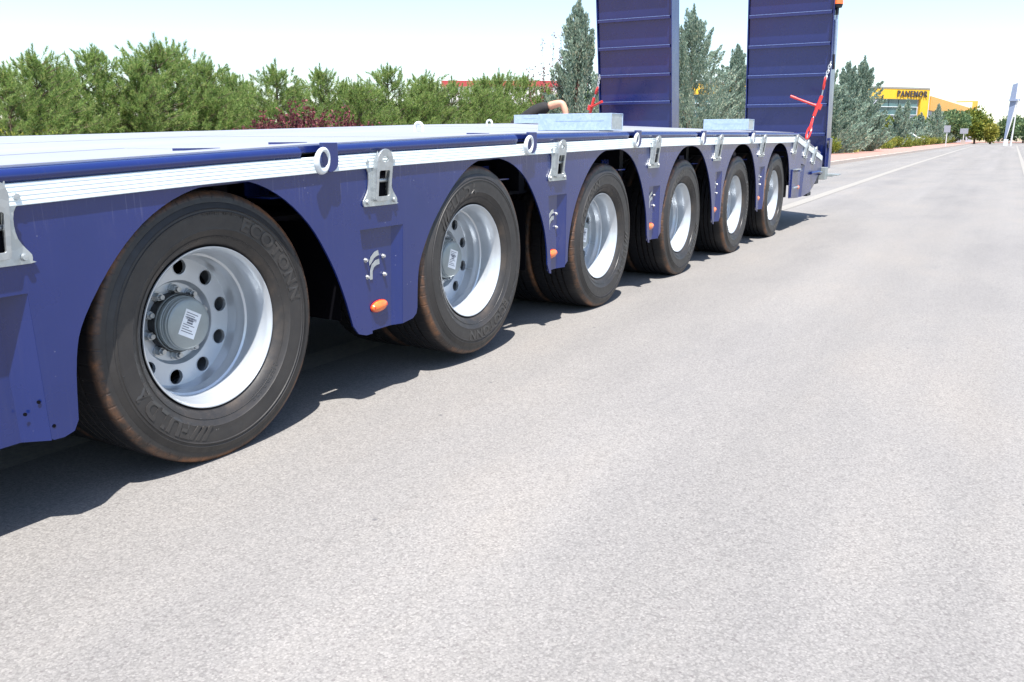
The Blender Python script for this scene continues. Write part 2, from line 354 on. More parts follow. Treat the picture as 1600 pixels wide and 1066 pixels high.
# ------------------------------------------------------------------ the trailer
ZB = [(-3, 0.70), (1.074, 0.786), (1.59, 0.809), (1.77, 0.816), (2.416, 0.836), (3.431, 0.858), (4.631, 0.876), (5.504, 0.883), (8.952, 0.889), (9.16, 0.888), (10.52, 0.675)]
ZT = [(-3, 0.75), (1.066, 0.837), (1.751, 0.866), (2.387, 0.886), (3.386, 0.907), (4.565, 0.929), (5.681, 0.938), (8.815, 0.945), (9.16, 0.946), (10.52, 0.728)]
ZN = [(-3, 0.785), (1.1, 0.871), (1.62, 0.893), (2.125, 0.914), (3.359, 0.950), (4.881, 0.970), (9.036, 0.984), (9.2, 0.984), (10.6, 0.755)]
ZF = [(-3, 0.78), (2.57, 0.936), (4.3, 0.986), (6.2, 1.040), (7.8, 1.074), (9.2, 1.09), (10.6, 0.86)]
XS = 0.052; XF = -2.6
def deck_z(x, y):
    t = (0.03 - x) / 2.6; return interp(y, ZN) * (1 - t) + interp(y, ZF) * t
T = empty('lowbed_trailer', (0, 0, 0), label='navy blue multi-axle lowbed trailer parked along the road edge', category='trailer')
WY = [1.685 + 1.359 * i for i in range(6)]
ARCH = {0: None,
 1: [(1.195, .267), (1.209, .417), (1.243, .514), (1.346, .649), (1.46, .743), (1.597, .800), (1.756, .818), (1.901, .771), (2.031, .670), (2.125, .537), (2.181, .421), (2.222, .303)],
 2: [(2.595, .306), (2.61, .452), (2.664, .556), (2.735, .642), (2.849, .745), (2.955, .812), (3.057, .846), (3.175, .853), (3.313, .826), (3.431, .767), (3.518, .687), (3.589, .592), (3.635, .505), (3.661, .412), (3.669, .333)],
 3: [(3.890, .324), (3.899, .425), (3.94, .548), (4.02, .669), (4.137, .778), (4.257, .846), (4.374, .872), (4.497, .875), (4.628, .855), (4.743, .803), (4.842, .715), (4.92, .602), (4.974, .479), (5.000, .344)],
 4: [(5.238, .344), (5.245, .459), (5.297, .603), (5.39, .724), (5.50, .813), (5.62, .866), (5.762, .880), (5.915, .868), (6.047, .815), (6.155, .728), (6.249, .610), (6.315, .465), (6.346, .346)],
 5: [(6.556, .343), (6.562, .45), (6.592, .565), (6.665, .690), (6.781, .798), (6.924, .866), (7.081, .883), (7.251, .868), (7.392, .805), (7.508, .690), (7.589, .547), (7.643, .339)],
 6: [(7.893, .393), (7.900, .532), (7.95, .667), (8.082, .795), (8.238, .866), (8.417, .884), (8.605, .854), (8.751, .778), (8.855, .640), (8.905, .500), (8.923, .348)]}
ARCH[0] = [(y - 1.359, z - 0.03) for y, z in ARCH[1]]
# pockets: (left top y, right top y, top z, left bottom y, right bottom y)
POCK = [(0.86, 1.111, .592, 0.89, 1.123), (2.277, 2.519, .628, 2.324, 2.500), (3.672, 3.868, .664, 3.709, 3.862),
        (5.008, 5.198, .643, 5.045, 5.20), (6.372, 6.54, .687, 6.392, 6.53), (7.66, 7.862, .687, 7.695, 7.86)]
def side_skirt(x0, x1, sign=1):
    """the whole side plate in (y, z): top edge, tail, then the bottom with arches and open pockets"""
    pts = [(y, interp(y, ZT) - 0.006) for y in np.linspace(-1.6, 9.16, 40)] + [(10.50, .718), (10.585, .722), (10.569, .597), (10.16, .411), (9.971, .349), (9.62, .325)]
    tp = (9.384, 9.56, .665, 9.384, 9.52)
    pts += [(9.52, .322), (9.60, .650), (9.40, .672), (9.384, .321), (8.95, .338)]
    for k in range(6, -1, -1):
        a = catmull(ARCH[k], 4)[::-1]
        a = [(y, min(z, interp(y, ZB) - 0.003)) for y, z in a]
        pts += a
        if k > 0:
            yl, yr, zt, bl, br = POCK[k - 1]; prev = ARCH[k - 1][-1]
            zb = 0.235 if k == 1 else (0.262 if k == 2 else (0.298 if k == 3 else 0.31))
            lo = a[-1]
            if k == 1: pts += [(1.182, .243), (1.155, .235), (1.128, .236), (br, .24), (yr, zt), (yl, zt), (bl, .30), (.872, .32)]
            elif k == 2: pts += [(2.588, .285), (2.565, .270), (2.533, .266), (br, .262), (yr, zt), (yl, zt), (bl, .258), (2.289, .258), (2.25, .270)]
            else: pts += [(br, zb + 0.01), (yr, zt), (yl, zt), (bl, zb - 0.012), (bl - 0.016, zb - 0.010)]
    pts += [(0.10, .24), (-0.2, .24), (-0.3, .35), (-1.6, .38)]
    out = []
    for p in pts:
        if not out or (abs(p[0] - out[-1][0]) + abs(p[1] - out[-1][1])) > 1e-4: out.append(p)
    m = MB(); m.plate_x([out], x0, x1); return m
side_skirt(XS - 0.007, XS).build('side_skirt', M['skirt'], T)
side_skirt(XF - 0.045, XF - 0.038).build('side_skirt', M['skirt'], T)
def pocket_back(yl, yr, zt, bl, br, zl, p=0.019):
    m = MB(); x = XS - p; t = 0.004; w = 0.047 if yr - yl > .22 else 0.07
    ya, yb = yr - w, br - w * .95
    # flat back panel, slanted side wall, ceiling
    m.hexa([(x - t, bl - .004, zl), (x, bl - .004, zl), (x, yb, zl), (x - t, yb, zl), (x - t, yl - .004, zt), (x, yl - .004, zt), (x, ya, zt), (x - t, ya, zt)])
    f = XS - 0.001
    m.hexa([(x - t, yb, zl), (x, yb, zl), (f, br, zl), (f - t, br, zl), (x - t, ya, zt), (x, ya, zt), (f, yr, zt), (f - t, yr, zt)])
    m.hexa([(x - t, yl - .004, zt), (f - .002, yl - .004, zt), (f - .002, yr, zt), (x - t, yr, zt), (x - t, yl - .004, zt + .004), (f - .002, yl - .004, zt + .004), (f - .002, yr, zt + .004), (x - t, yr, zt + .004)])
    return m
for k, (yl, yr, zt, bl, br) in enumerate(POCK):
    pocket_back(yl, yr, zt, bl, br, [.236, .262, .298, .31, .31, .31][k], .05 if k == 0 else .019).build('pocket_panel', M['blue'], T)
pocket_back(9.40, 9.60, .665, 9.384, 9.52, .322).build('pocket_panel', M['blue'], T)

# side rail with ridges, edge tube, flange
def ribbon(prof, ys, fz, name, mat, smooth=None):
    m = MB(); n = len(prof)
    for y in ys:
        for x, h in prof: m.v.append((x, y, fz(y, h)))
    for i in range(len(ys) - 1):
        for j in range(n): m.f.append((i * n + j, i * n + (j + 1) % n, (i + 1) * n + (j + 1) % n, (i + 1) * n + j)); m.mi.append(0)
    m.f.append(tuple(range(n))); m.f.append(tuple(range((len(ys) - 1) * n, len(ys) * n))[::-1]); m.mi += [0, 0]
    return m.build(name, mat, T, smooth)
prof = [(XS + .001, 0)]
for j in range(5):
    a = j / 5; prof += [(XS + .0098, a + .02), (XS + .0105, a + .05), (XS + .0105, a + .15), (XS + .0094, a + .18)]
prof += [(XS + .001, 1.0)]
cuts = [-1.6, 0.74, 2.075 - .0, 3.42, 4.70, 5.93, 7.27, 9.16, 10.50]
ys = sorted(set(list(np.linspace(-1.6, 9.16, 70)) + [9.16, 9.5, 10, 10.5]))
ribbon(prof, ys, lambda y, h: interp(y, ZB) * (1 - h) + interp(y, ZT) * h, 'side_rail', M['rail'])
ribbon([(XF - .046 - (x - XS), h) for x, h in prof], ys, lambda y, h: interp(y, ZB) * (1 - h) + (interp(y, ZT) + .05) * h, 'side_rail', M['rail'])
RY = [0.745, 2.075, 3.42, 4.70, 5.93, 7.27]
seg = [-1.6] + RY + [9.12]
for a, b in zip(seg[:-1], seg[1:]):
    y0, y1 = a + (0.055 if a > 0 else 0), b - (0.075 if b < 9 else 0)
    pr = [(XS - .006 + .021 * math.cos(t), .5 + .5 * math.sin(t)) for t in [2 * math.pi * i / 14 for i in range(14)]]
    ribbon(pr, list(np.linspace(y0, y1, 8)), lambda y, h: (interp(y, ZT) - .002) * (1 - h) + (interp(y, ZN) - .002) * h, 'edge_tube', M['blue'], 50)
fl = [(XS - .05, -1.0), (XS - .012, -1.0), (XS - .012, .0), (XS - .05, .0)]
ribbon(fl, ys, lambda y, h: interp(y, ZN) - .001 + h * .02, 'edge_flange', M['blue'])
ribbon([(XS - .042, 0), (XS - .034, 0), (XS - .034, 1), (XS - .042, 1)], ys, lambda y, h: interp(y, ZT) - .06 + h * .06, 'edge_web', M['blue'])

# deck panels
dy = [-1.6, -0.3, 0.7, 1.75, 2.8, 3.85, 4.9, 5.95, 7.0, 8.05, 9.14]
dx = [0.008, -0.42, -1.28, -2.14, -2.57]
for i in range(len(dy) - 1):
    for j in range(len(dx) - 1):
        m = MB(); a, b = dy[i] + .003, dy[i + 1] - .003; c, d = dx[j] - .003, dx[j + 1] + .003
        t = random.uniform(0, .0015); yy = np.linspace(a, b, 4)
        for y in yy:
            for x in (c, d):
                z = deck_z(x, y) + .002 + t; m.v += [(x, y, z), (x, y, z - .03)]
        for q in range(3):
            o = q * 4; m.f += [(o, o + 4, o + 6, o + 2), (o + 1, o + 3, o + 7, o + 5), (o, o + 1, o + 5, o + 4), (o + 2, o + 6, o + 7, o + 3)]; m.mi += [0] * 4
        m.f += [(0, 2, 3, 1), (12, 13, 15, 14)]; m.mi += [0, 0]
        m.build('deck_panel', M['deck'], T)
m = MB()   # sloping tail deck
for x0, x1 in ((0.008, -0.9), (-0.92, -1.75), (-1.77, -2.57)):
    p = []
    for dz in (-.03, 0.002):
        p += [(x0, 9.15, deck_z(x0, 9.15) + dz), (x1, 9.15, deck_z(x1, 9.15) + dz), (x1, 10.5, deck_z(x1, 10.5) + dz), (x0, 10.5, deck_z(x0, 10.5) + dz)]
    m = MB(); m.hexa(p); m.build('tail_deck_panel', M['deck'], T)
# slots in the near edge of the deck
for y in (1.76, 2.13, 3.3, 4.7):
    m = MB(); z = deck_z(-.1, y) + .004; L = .085
    m.hexa([(-.115, y - L, z - .02), (-.092, y - L * .7, z - .02), (-.092, y + L * .8, z - .02), (-.115, y + L, z - .02), (-.115, y - L, z + .002), (-.092, y - L * .7, z + .002), (-.092, y + L * .8, z + .002), (-.115, y + L, z + .002)])
    m.build('stake_pocket', M['blue'], T)

# chassis below the deck
m = MB()
for x in (-0.85, -1.75):
    m.box((x - .09, -1.6, .62), (x + .09, 9.0, .66)); m.box((x - .012, -1.6, .34), (x + .012, 9.0, .62)); m.box((x - .09, -1.6, .30), (x + .09, 9.0, .34))
m.build('chassis_beam', M['dark'], T)
m = MB()
for y in np.arange(-1.4, 9.1, .68): m.box((XF, y - .03, .66), (-.30, y + .03, min(interp(y, ZT), interp(y, ZN)) - .05))
m.build('cross_member', M['dark'], T)
m = MB(); m.box((XF, -1.6, .645), (-.3, 9.1, .66)); m.build('floor_plate', M['dark'], T)
m = MB(); m.box((XF, 10.30, .42), (XS - .01, 10.48, .68)); m.box((XF, 9.05, .34), (-.02, 9.12, .80)); m.build('rear_cross_beam', M['dark'], T)
m = MB(); m.box((XF, 10.49, .47), (-.015, 10.80, .72)); m.box((XF + .1, 10.60, .50), (-.3, 10.95, .95)); m.build('rear_box_fill', M['blue'], T, None, .004)  # full-width fill added to keep the tail's ground shadow solid
for yc in WY:
    m = MB(); m.tube((-2.3, yc, .39), (-.28, yc, .39), .062, n=16); m.tube((-.62, yc, .39), (-.42, yc, .39), .17, n=24); m.tube((-2.0, yc, .39), (-2.2, yc, .39), .17, n=24)
    m.build('axle', M['dark'], T, 40)
    m = MB()
    m.box((-.10, yc + .24, .752), (.0, yc + .34, .757)); m.box((-.11, yc + .24, .757), (-.105, yc + .34, .81))
    m.build('mudguard_bracket', M['blue'], T)
    m = MB(); m.box((-.60, yc + .60, .30), (-.06, yc + .606, .64)); m.build('splash_guard', M['hole'], T)  # near-black guard: the shade inside the arch is put into its colour
# ---- wheels
TP = [(-.030, .222), (-.022, .232), (-.010, .241), (.006, .252), (.014, .268), (.020, .285), (.0235, .288), (.0230, .291), (.0265, .310), (.0262, .3345), (.0284, .3365), (.0284, .3380), (.0258, .340),
      (.0250, .345), (.0270, .347), (.0245, .3495), (.0215, .362), (.0195, .364), (.0185, .372), (.0150, .383), (.0090, .3915), (.0015, .3955), (-.008, .3972)]
def side_x(r): return float(np.interp(r, [p[1] for p in TP], [p[0] for p in TP]))
tread = []
w = .232; gx = [-.075, -.105, -.127, -.157]
for x in (-.062, -.098, -.134, -.170):
    tread += [(x + .0045, .3985), (x + .0035, .384), (x - .0035, .384), (x - .0045, .3985)]
tprof = TP + [(-.045, .3985)] + tread + [(-.195, .3985)] + [(-w - x, r) for x, r in TP[::-1]]
tm = MB(); tm.lathe_x(tprof, 128); tyre_me = tm.mesh('tyre', M['tyre'], 32)
tm = MB(); tm.lathe_x(tprof, 48); tyre_lo = tm.mesh('tyre', M['tyre'], 32)
def ring_text(m, txt, size, r0, ang, ext, off=0.0, stretch=1.0):
    vs, fs = text_mesh(txt, size, ext, off); w0 = vs[:, 0].min(); w1 = vs[:, 0].max()
    out = []
    for x, y, z in vs:
        a = ang - (x - (w0 + w1) / 2) * stretch / (r0 + size * .35); r = r0 + y
        out.append((side_x(r) + z + .0002, r * math.cos(a), r * math.sin(a)))
    m.add(out, fs)
lm = MB(); A0 = math.pi / 2
ring_text(lm, 'FULDA', .064, .283, A0 + R(22), .0018, .0024, 1.08)
for k in range(3):                                          # the slanted bars before the word
    a = A0 + R(22 + 26 + k * 4.2); pts = []
    for r, da in ((.285, 0), (.285, R(2.4)), (.328, R(-1.6)), (.328, R(-4.0))):
        pts.append((r * math.cos(a + da), r * math.sin(a + da)))
    lm.hexa([(side_x(.3) - .001, *p) for p in pts] + [(side_x(.3) + .003, *p) for p in pts])
ring_text(lm, 'ECOTONN', .054, .296, A0 + R(22 + 176), .0016, .0018, 1.2)
ring_text(lm, '245/70 R 17.5', .021, .262, A0 + R(110), .0010, .0003, 1.1)
ring_text(lm, 'TUBELESS  REGROOVABLE', .013, .328, A0 + R(-120), .0006, 0, 1.1)
ring_text(lm, 'MAX LOAD SINGLE 2725 KG  DUAL 2575 KG', .011, .262, A0 + R(-118), .0006, 0, 1.1)
for a in (80, 170, 262, 350):                               # moulding seams
    t = R(a); lm.tube((side_x(.26), .26 * math.cos(t), .26 * math.sin(t)), (side_x(.335), .335 * math.cos(t + .02), .335 * math.sin(t + .02)), .0011, n=5)
lm.lathe_x([(side_x(.268), .2675), (side_x(.268) + .0016, .268), (side_x(.269), .2685)], 96)
letter_me = lm.mesh('sidewall_lettering', M['letter'])
# rim: flange, drop centre barrel, disc with hand holes
rm = MB()
rm.lathe_x([(-.028, .222), (-.014, .233), (-.007, .2375), (-.003, .237), (-.003, .234), (-.009, .2285), (-.020, .2235), (-.034, .2195), (-.040, .2165), (-.055, .2150), (-.090, .2120), (-.094, .2060), (-.112, .2035),
            (-.118, .1995), (-.128, .1985), (-.150, .1960), (-.156, .1930)], 96)
rm.lathe_x([(-.156, .1930), (-.162, .19), (-.162, .20), (-.24, .205)], 64)
rme = rm
circ = lambda r, n, cy=0, cz=0, ph=0: [(cy + r * math.cos(ph + 2 * math.pi * i / n), cz + r * math.sin(ph + 2 * math.pi * i / n)) for i in range(n)]
holes = [circ(.0235, 16, .1670 * math.cos(a), .1670 * math.sin(a)) for a in [R(18 + 36 * i) for i in range(10)]]
dm = MB(); dm.plate_x([circ(.1935, 80), circ(.128, 64)] + holes, -.168, -.156)
dm.lathe_x([(-.156, .1281), (-.159, .1255), (-.172, .1225), (-.176, .119)], 64)
nh = [circ(.012, 10, .1015 * math.cos(a), .1015 * math.sin(a)) for a in [R(36 * i) for i in range(10)]]
dm.plate_x([circ(.1195, 64), circ(.078, 48)], -.186, -.176)
for h in holes:                                             # rolled lips of the hand holes
    cy = sum(p[0] for p in h) / 16; cz = sum(p[1] for p in h) / 16
    dm.path([(-.156, cy + .0242 * math.cos(t), cz + .0242 * math.sin(t)) for t in [2 * math.pi * i / 18 for i in range(18)]], .0016, 5, True)
disc_me = dm.mesh('wheel_disc', M['rim'], 35); rim_me = rm.mesh('rim', M['rim'], 35)
hm = MB(); hm.lathe_x([(-.20, .0775), (-.150, .0775), (-.148, .0765)], 48)
hm.lathe_x([(-.150, .0735), (-.137, .0735), (-.135, .0715), (-.131, .0715), (-.129, .0700), (-.119, .0695), (-.117, .0675), (-.112, .0665), (-.110, .0640), (-.108, .060), (-.108, .0005)], 48)
hm.v = [(x + .006, y * 1.13, z * 1.13) for x, y, z in hm.v]
hub_me = hm.mesh('hub_cap', M['hub'], 35)
sm = MB(); sm.lathe_x([(-.20, .0905), (-.148, .0905), (-.146, .0740)], 48); sleeve_me = sm.mesh('hub_sleeve', M['black'], 40)
nm = MB()
nm.tube((-.176, 0, 0), (-.171, 0, 0), .0165, n=20); nm.tube((-.171, 0, 0), (-.154, 0, 0), .0135, .0125, n=6); nm.tube((-.154, 0, 0), (-.144, 0, 0), .0085, .0075, n=12)
nut_me = nm.mesh('wheel_nut', M['nut'], 30)
st = MB(); st.box((-.108, -.027, -.036), (-.1074, .027, .036), 0)
for k in range(9):
    z = .028 - k * .0065
    if k in (3, 4): st.box((-.1074, -.012, z - .0022), (-.1070, .008, z + .0022), 1)
    else: st.box((-.1074, -.022, z - .0010), (-.1070, -.022 + random.uniform(.02, .043), z + .0010), 1)
for j in range(14): st.box((-.1074, -.018 + j * .0026, .010), (-.1070, -.018 + j * .0026 + random.choice((.0008, .0015)), .018), 1)
st.v = [(x + .006, y * 1.1, z * 1.1) for x, y, z in st.v]
sticker_me = st.mesh('hub_label', [M['paper'], M['ink']])
vm = MB(); vm.path([(-.15, .17, -.09), (-.12, .182, -.095), (-.09, .19, -.098), (-.075, .192, -.099)], [.004, .004, .0035, .0025], 8); valve_me = vm.mesh('valve_stem', M['nut'], 40)
DX = [-.017, .020, .008, .002, .0, -.006]; DZ = [0, .033, .006, 0, 0, 0]; ROT = [110, 0, -148, 200, 75, 20]
def wheel(y, i, far=False):
    dxx, dz = (0, 0) if far or i < 0 else (DX[i], DZ[i])
    wx = XF + .0 if far else dxx
    w_ = empty('wheel', (wx, y, .394 + dz), T, (0, 0, math.pi if far else 0))
    rt = R(ROT[i] if i >= 0 else 0)
    lo = far
    t = link('tyre', tyre_lo if lo else tyre_me, w_, 0, None, (rt, 0, 0))
    link('rim', rim_me, w_); link('wheel_disc', disc_me, w_, 0, None, (rt * .7 + (R(3) if i == 0 else 0), 0, 0) if i else (R(-8), 0, 0))
    link('tyre', tyre_lo, w_, 0, (-.262, 0, 0), (rt + 1, 0, 0))
    m_ = MB
    if far: return
    link('sidewall_lettering', letter_me, w_, 0, None, (rt, 0, 0))
    link('hub_cap', hub_me, w_); link('hub_sleeve', sleeve_me, w_); link('hub_label', sticker_me, w_, 0, None, (R(-28 if i == 0 else -25 + 7 * i), 0, 0))
    for k in range(10):
        a = R(36 * k + (14 if i == 0 else 9 * i)); link('wheel_nut', nut_me, w_, 0, (0, .1005 * math.cos(a), .1005 * math.sin(a)), (a, 0, 0))
    if i != 0: link('valve_stem', valve_me, w_, 0, None, (R(8), 0, 0))
for i, y in enumerate(WY): wheel(y, i)
wheel(WY[0] - 1.359, -1)
for y in WY + [WY[0] - 1.359]: wheel(y, -1, True)

# ---- lashing brackets on the side
def bracket_mesh():
    out = [(-.088, -.098), (.088, -.098), (.093, -.092), (.093, -.078), (.080, -.062), (.066, -.040), (.061, -.010), (.064, .018), (.076, .036), (.086, .046), (.088, .060), (.078, .066),
           (.060, .074), (.044, .085), (-.044, .085), (-.060, .074), (-.078, .066), (-.088, .060), (-.086, .046), (-.076, .036), (-.064, .018), (-.061, -.010), (-.066, -.040), (-.080, -.062), (-.093, -.078), (-.093, -.092)]
    p = MB(); p.plate_x([catmull(out + [out[0]], 2)[:-1], [(-.036, -.072), (.036, -.072), (.036, .03), (-.036, .03)][::-1]], .001, .006)
    return p.mesh('base_plate', M['galv'])
def hook_mesh():
    h = MB()
    top = [(.043 * math.cos(t), .052 + .043 * math.sin(t)) for t in [math.pi * i / 14 for i in range(15)]]
    out = [(-.040, -.076), (-.034, -.082), (.034, -.082), (.040, -.076)] + top
    win = [(-.026, -.066), (.026, -.066), (.029, -.063), (.029, .018), (.025, .022), (-.025, .022), (-.029, .018), (-.029, -.063)][::-1]
    ov = [(.017 * math.cos(t), .060 + .010 * math.sin(t)) for t in [2 * math.pi * i / 14 for i in range(14)]][::-1]
    h.plate_x([out, win, ov], .040, .047)
    # tilt: top stands off, bottom close to the plate
    h.v = [(x - .010 - .018 * (.09 - z) / .17, y, z) for x, y, z in h.v]
    # cheeks and floor behind the window
    for s_ in (-1, 1):
        h.hexa([(.001, s_ * .038 - .002, -.076), (.012, s_ * .038 - .002, -.076), (.012, s_ * .038 + .002, -.076), (.001, s_ * .038 + .002, -.076),
                (.006, s_ * .038 - .002, .045), (.030, s_ * .038 - .002, .088), (.030, s_ * .038 + .002, .088), (.006, s_ * .038 + .002, .045)])
    h.box((.001, -.036, -.080), (.012, .036, -.076))
    return h.mesh('hook_plate', M['galv'])
bp_me, hk_me = bracket_mesh(), hook_mesh()
bt = MB(); bt.tube((.005, 0, 0), (.0135, 0, 0), .0095, .007, n=14); bolt_me = bt.mesh('bolt', M['galv'], 40)
pn = MB(); pn.tube((.008, -.034, -.012), (.008, .034, -.012), .007, n=12); pin_me = pn.mesh('pin', M['nut'], 40)
dk = MB(); dk.box((.0005, -.036, -.072), (.0015, .036, .03)); dark_me = dk.mesh('dark_backing', M['hole'])  # flat dark sheet painted as the shade behind the bracket window
HY = [(1.036, .757, 0), (2.387, .803, 0), (3.753, .831, 0), (5.058, .853, 0), (6.374, .866, 0), (7.684, .871, 0), (9.00, .873, 0), (9.55, .820, -8), (9.99, .748, -8)]
for y, z, tl in HY:
    b = empty('lashing_bracket', (XS + (.001 if z else 0), y, z), T, (R(tl), 0, 0))
    link('base_plate', bp_me, b, 0.0015); link('hook_plate', hk_me, b, 0.0015); link('pin', pin_me, b); link('opening_shade_sheet', dark_me, b)
    for py, pz in ((-.074, -.082), (.074, -.082), (-.072, .052), (.072, .052)): link('bolt', bolt_me, b, 0, (0, py, pz))
# ---- white lashing rings on blue lugs below the edge tube
rg = MB(); rg.path([(0, .034 * math.cos(t), .034 * math.sin(t)) for t in [2 * math.pi * i / 30 for i in range(30)]], [.0088 + .002 * math.sin(2 * math.pi * i / 30 + 3.6) for i in range(30)], 12, True)
ring_me = rg.mesh('ring', M['white'], 60)
lg = MB(); lo_ = [(-.012, .05), (.052, .05)] + [(.020 + .034 * math.cos(t), -.006 + .036 * math.sin(t)) for t in [-math.pi * i / 8 for i in range(9)]]
lg.plate_x([lo_[::-1]], -.006, .010); lug_me = lg.mesh('lug', M['blue'])
for i, y in enumerate(RY):
    z = interp(y, ZN) - .046
    r_ = empty('lashing_ring', (XS + .030, y, z), T)
    link('ring', ring_me, r_, 0, (0, 0, 0), (R(4), R(8), R(8 + 4 * math.sin(i * 2)))); link('lug', lug_me, r_, 0.002, (-.012, .020, .004), (0, 0, R(-5)))
# ---- plaques, bolts, marker lamps in the pockets
def place(name, me, y, z, x=XS - .017, sc=1.0, **kw):
    o = link(name, me, T, 0, (x, y, z), **kw); o.scale = (1, sc, sc); return o
em = MB()
def stroke(pts): em.plate_x([pts], 0, .0015)
stroke([(-.030, -.040), (-.016, -.040), (-.015, -.012), (-.006, .002), (.010, .008), (.026, .010), (.024, .028), (.004, .026), (-.018, .012), (-.028, -.010)])
stroke([(-.031, .010), (-.020, .018), (-.004, .034), (.012, .040), (.024, .042), (.020, .060), (.000, .056), (-.022, .040), (-.032, .022)])
emblem_me = em.mesh('maker_emblem', M['galv'])
sb = MB(); sb.tube((0, 0, 0), (.004, 0, 0), .0085, n=6); sb.tube((.004, 0, 0), (.011, 0, 0), .0065, .005, n=10); sbolt_me = sb.mesh('bolt', M['chain'], 40)
ln = MB(); ln.lathe_x([(0, 1.0), (.005, 1.0), (.008, .9), (.0125, .55), (.0135, 0.001)], 28)
ln.v = [(x, y * .044, z * .0195) for x, y, z in ln.v]; lens_me = ln.mesh('marker_lamp', M['lens'], 60)
lb = MB(); lb.lathe_x([(0, 1.0), (.003, 1.0), (.003, .001)], 28); lb.v = [(x, y * .047, z * .022) for x, y, z in lb.v]
lb.tube((.003, -.033, 0), (.0135, -.033, 0), .0045, n=10); lb.tube((.003, .033, 0), (.0135, .033, 0), .0045, n=10); lbase_me = lb.mesh('lamp_base', M['red'])
PP = [None, (2.370, .487, 2.383, .347, 1), (3.735, .535, 3.745, .378, 1), (5.085, .55, 5.09, .395, 1), (6.42, .555, 6.43, .402, 1), (7.735, .56, 7.735, .410, 1)]
for q in PP[1:]:
    y, z, ly, lz, s_ = q
    place('maker_emblem', emblem_me, y, z)
    for a, b in ((-.052, .032), (.046, .036), (-.046, -.028), (.050, -.030)): place('bolt', sbolt_me, y + a, z + b)
    L_ = place('marker_lamp', lens_me, ly, lz, XS - .014); L_.rotation_euler = (R(4), 0, 0); place('lamp_base', lbase_me, ly, lz).rotation_euler = (R(4), 0, 0)
place('marker_lamp', lens_me, 9.33, .43, XS); place('bolt', sbolt_me, 9.15, .44, XS)
hd = MB(); hd.tube((0, 0, 0), (.0008, 0, 0), .0045, n=14); hd_me = hd.mesh('bolt_hole_disc', M['hole'])  # flat dark disc, the shade inside a bolt hole painted on
for y, z, x, a in ((1.083, .308, XS - .0265, -37), (1.108, .334, XS - .0085, -37), (1.132, .270, XS + .0003, 0)): place('bolt_hole_disc', hd_me, y, z, x).rotation_euler = (0, 0, R(a))
# tail details: vertical fold, latch, light bar, hook, rear box
m = MB(); m.box((XS, 8.97, .345), (XS + .012, 9.0, .62)); m.box((XS, 9.12, .60), (XS + .05, 9.25, .612)); m.box((XS, 9.0, .345), (XS + .004, 9.28, .59)); m.build('side_flap', M['blue'], T, None, .002)
m = MB(); m.tube((XS + .02, 9.0, .44), (XS + .02, 9.22, .44), .010); m.box((XS + .004, 8.99, .615), (XS + .04, 9.24, .625)); m.build('flap_latch', M['galv'], T)
m = MB(); m.path([(XS + .01, 9.9, .555), (XS + .05, 10.1, .565), (XS + .05, 10.3, .55), (XS + .01, 10.42, .53)], .016, 8); m.build('grab_handle', M['blue'], T, 40)
m = MB(); m.box((-.02, 10.55, .46), (.10, 10.70, .60)); m.box((.02, 10.70, .49), (.16, 10.76, .52)); m.box((.02, 10.76, .50), (.20, 11.0, .515)); m.build('rear_hook', M['hub'], T, None, .004)
m = MB(); m.box((XF, 9.1, .46), (.0, 10.35, .47)); m.box((-.15, 10.0, .30), (.02, 10.2, .34)); m.build('rear_step_and_fill_plate', M['dark'], T)  # step, plus a wide plate added to block sun under the tail
m = MB()
for x0, x1 in ((-.02, .075),): m.box((x0, 10.82, .58), (x1, 10.98, .93))
m.build('hinge_box', M['blue'], T, None, .006)
# ---- loading ramps, upright, leaning a little forward
def ramp_unit(x0, x1, zb_, y0, lean, first, step, zb0):
    r_ = empty('loading_ramp', (x0, y0, zb_), T, (R(lean), 0, 0)); w_ = x1 - x0; H = 2.6
    m = MB(); m.box((.02, .02, zb0 - zb_), (w_ - .02, .03, H)); m.build('ramp_plate', M['blue'], r_)
    for a in (0.0, w_ - .012):
        m = MB(); m.box((a, -.012, zb0 - zb_), (a + .012, .26, H)); m.build('side_flange', M['blue'], r_, None, .003)
    m = MB(); m.box((0, .25, zb0 - zb_), (w_, .262, H)); m.box((.2, .03, zb0 - zb_), (.28, .25, H)); m.box((w_ - .28, .03, zb0 - zb_), (w_ - .2, .25, H)); m.build('ramp_frame', M['blue'], r_)
    m = MB(); m.hexa([(.022, -.038, 0), (w_ - .022, -.038, 0), (w_ - .022, -.034, .004), (.022, -.034, .004), (.022, .018, .006), (w_ - .022, .018, .006), (w_ - .022, .02, .012), (.022, .02, .012)])
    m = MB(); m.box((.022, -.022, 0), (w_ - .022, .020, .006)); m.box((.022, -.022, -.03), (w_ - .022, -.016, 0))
    m.box((.022, -.0235, .0005), (w_ - .022, -.0222, .0058), 1); me = m.mesh('rung', [M['blue'], M['rung_glint']])  # thin pale strip: bevel highlight painted on the rung's front edge
    k = 0
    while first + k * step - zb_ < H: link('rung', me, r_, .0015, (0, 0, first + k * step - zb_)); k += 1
    return r_
ramp_unit(-.905, .055, .95, 10.72, 7.5, .985, .335, .55)
ramp_unit(-2.83, -1.83, 1.0, 10.72, 7.5, 1.052, .335, .62)
m = MB(); m.tube((XF, 10.80, .86), (.07, 10.80, .86), .045, n=20); m.build('ramp_hinge_shaft', M['dark'], T, 40)
m = MB(); m.tube((.060, 10.74, 1.78), (.072, 10.62, 2.22), .022, n=14); m.tube((.072, 10.62, 2.22), (.076, 10.6, 2.32), .009, n=10); m.build('gas_strut', M['alu'], T, 40)
m = MB(); m.tube((.056, 10.7, 1.86), (.058, 10.74, 1.70), .016, n=12); m.build('strut_joint', M['black'], T, 40)
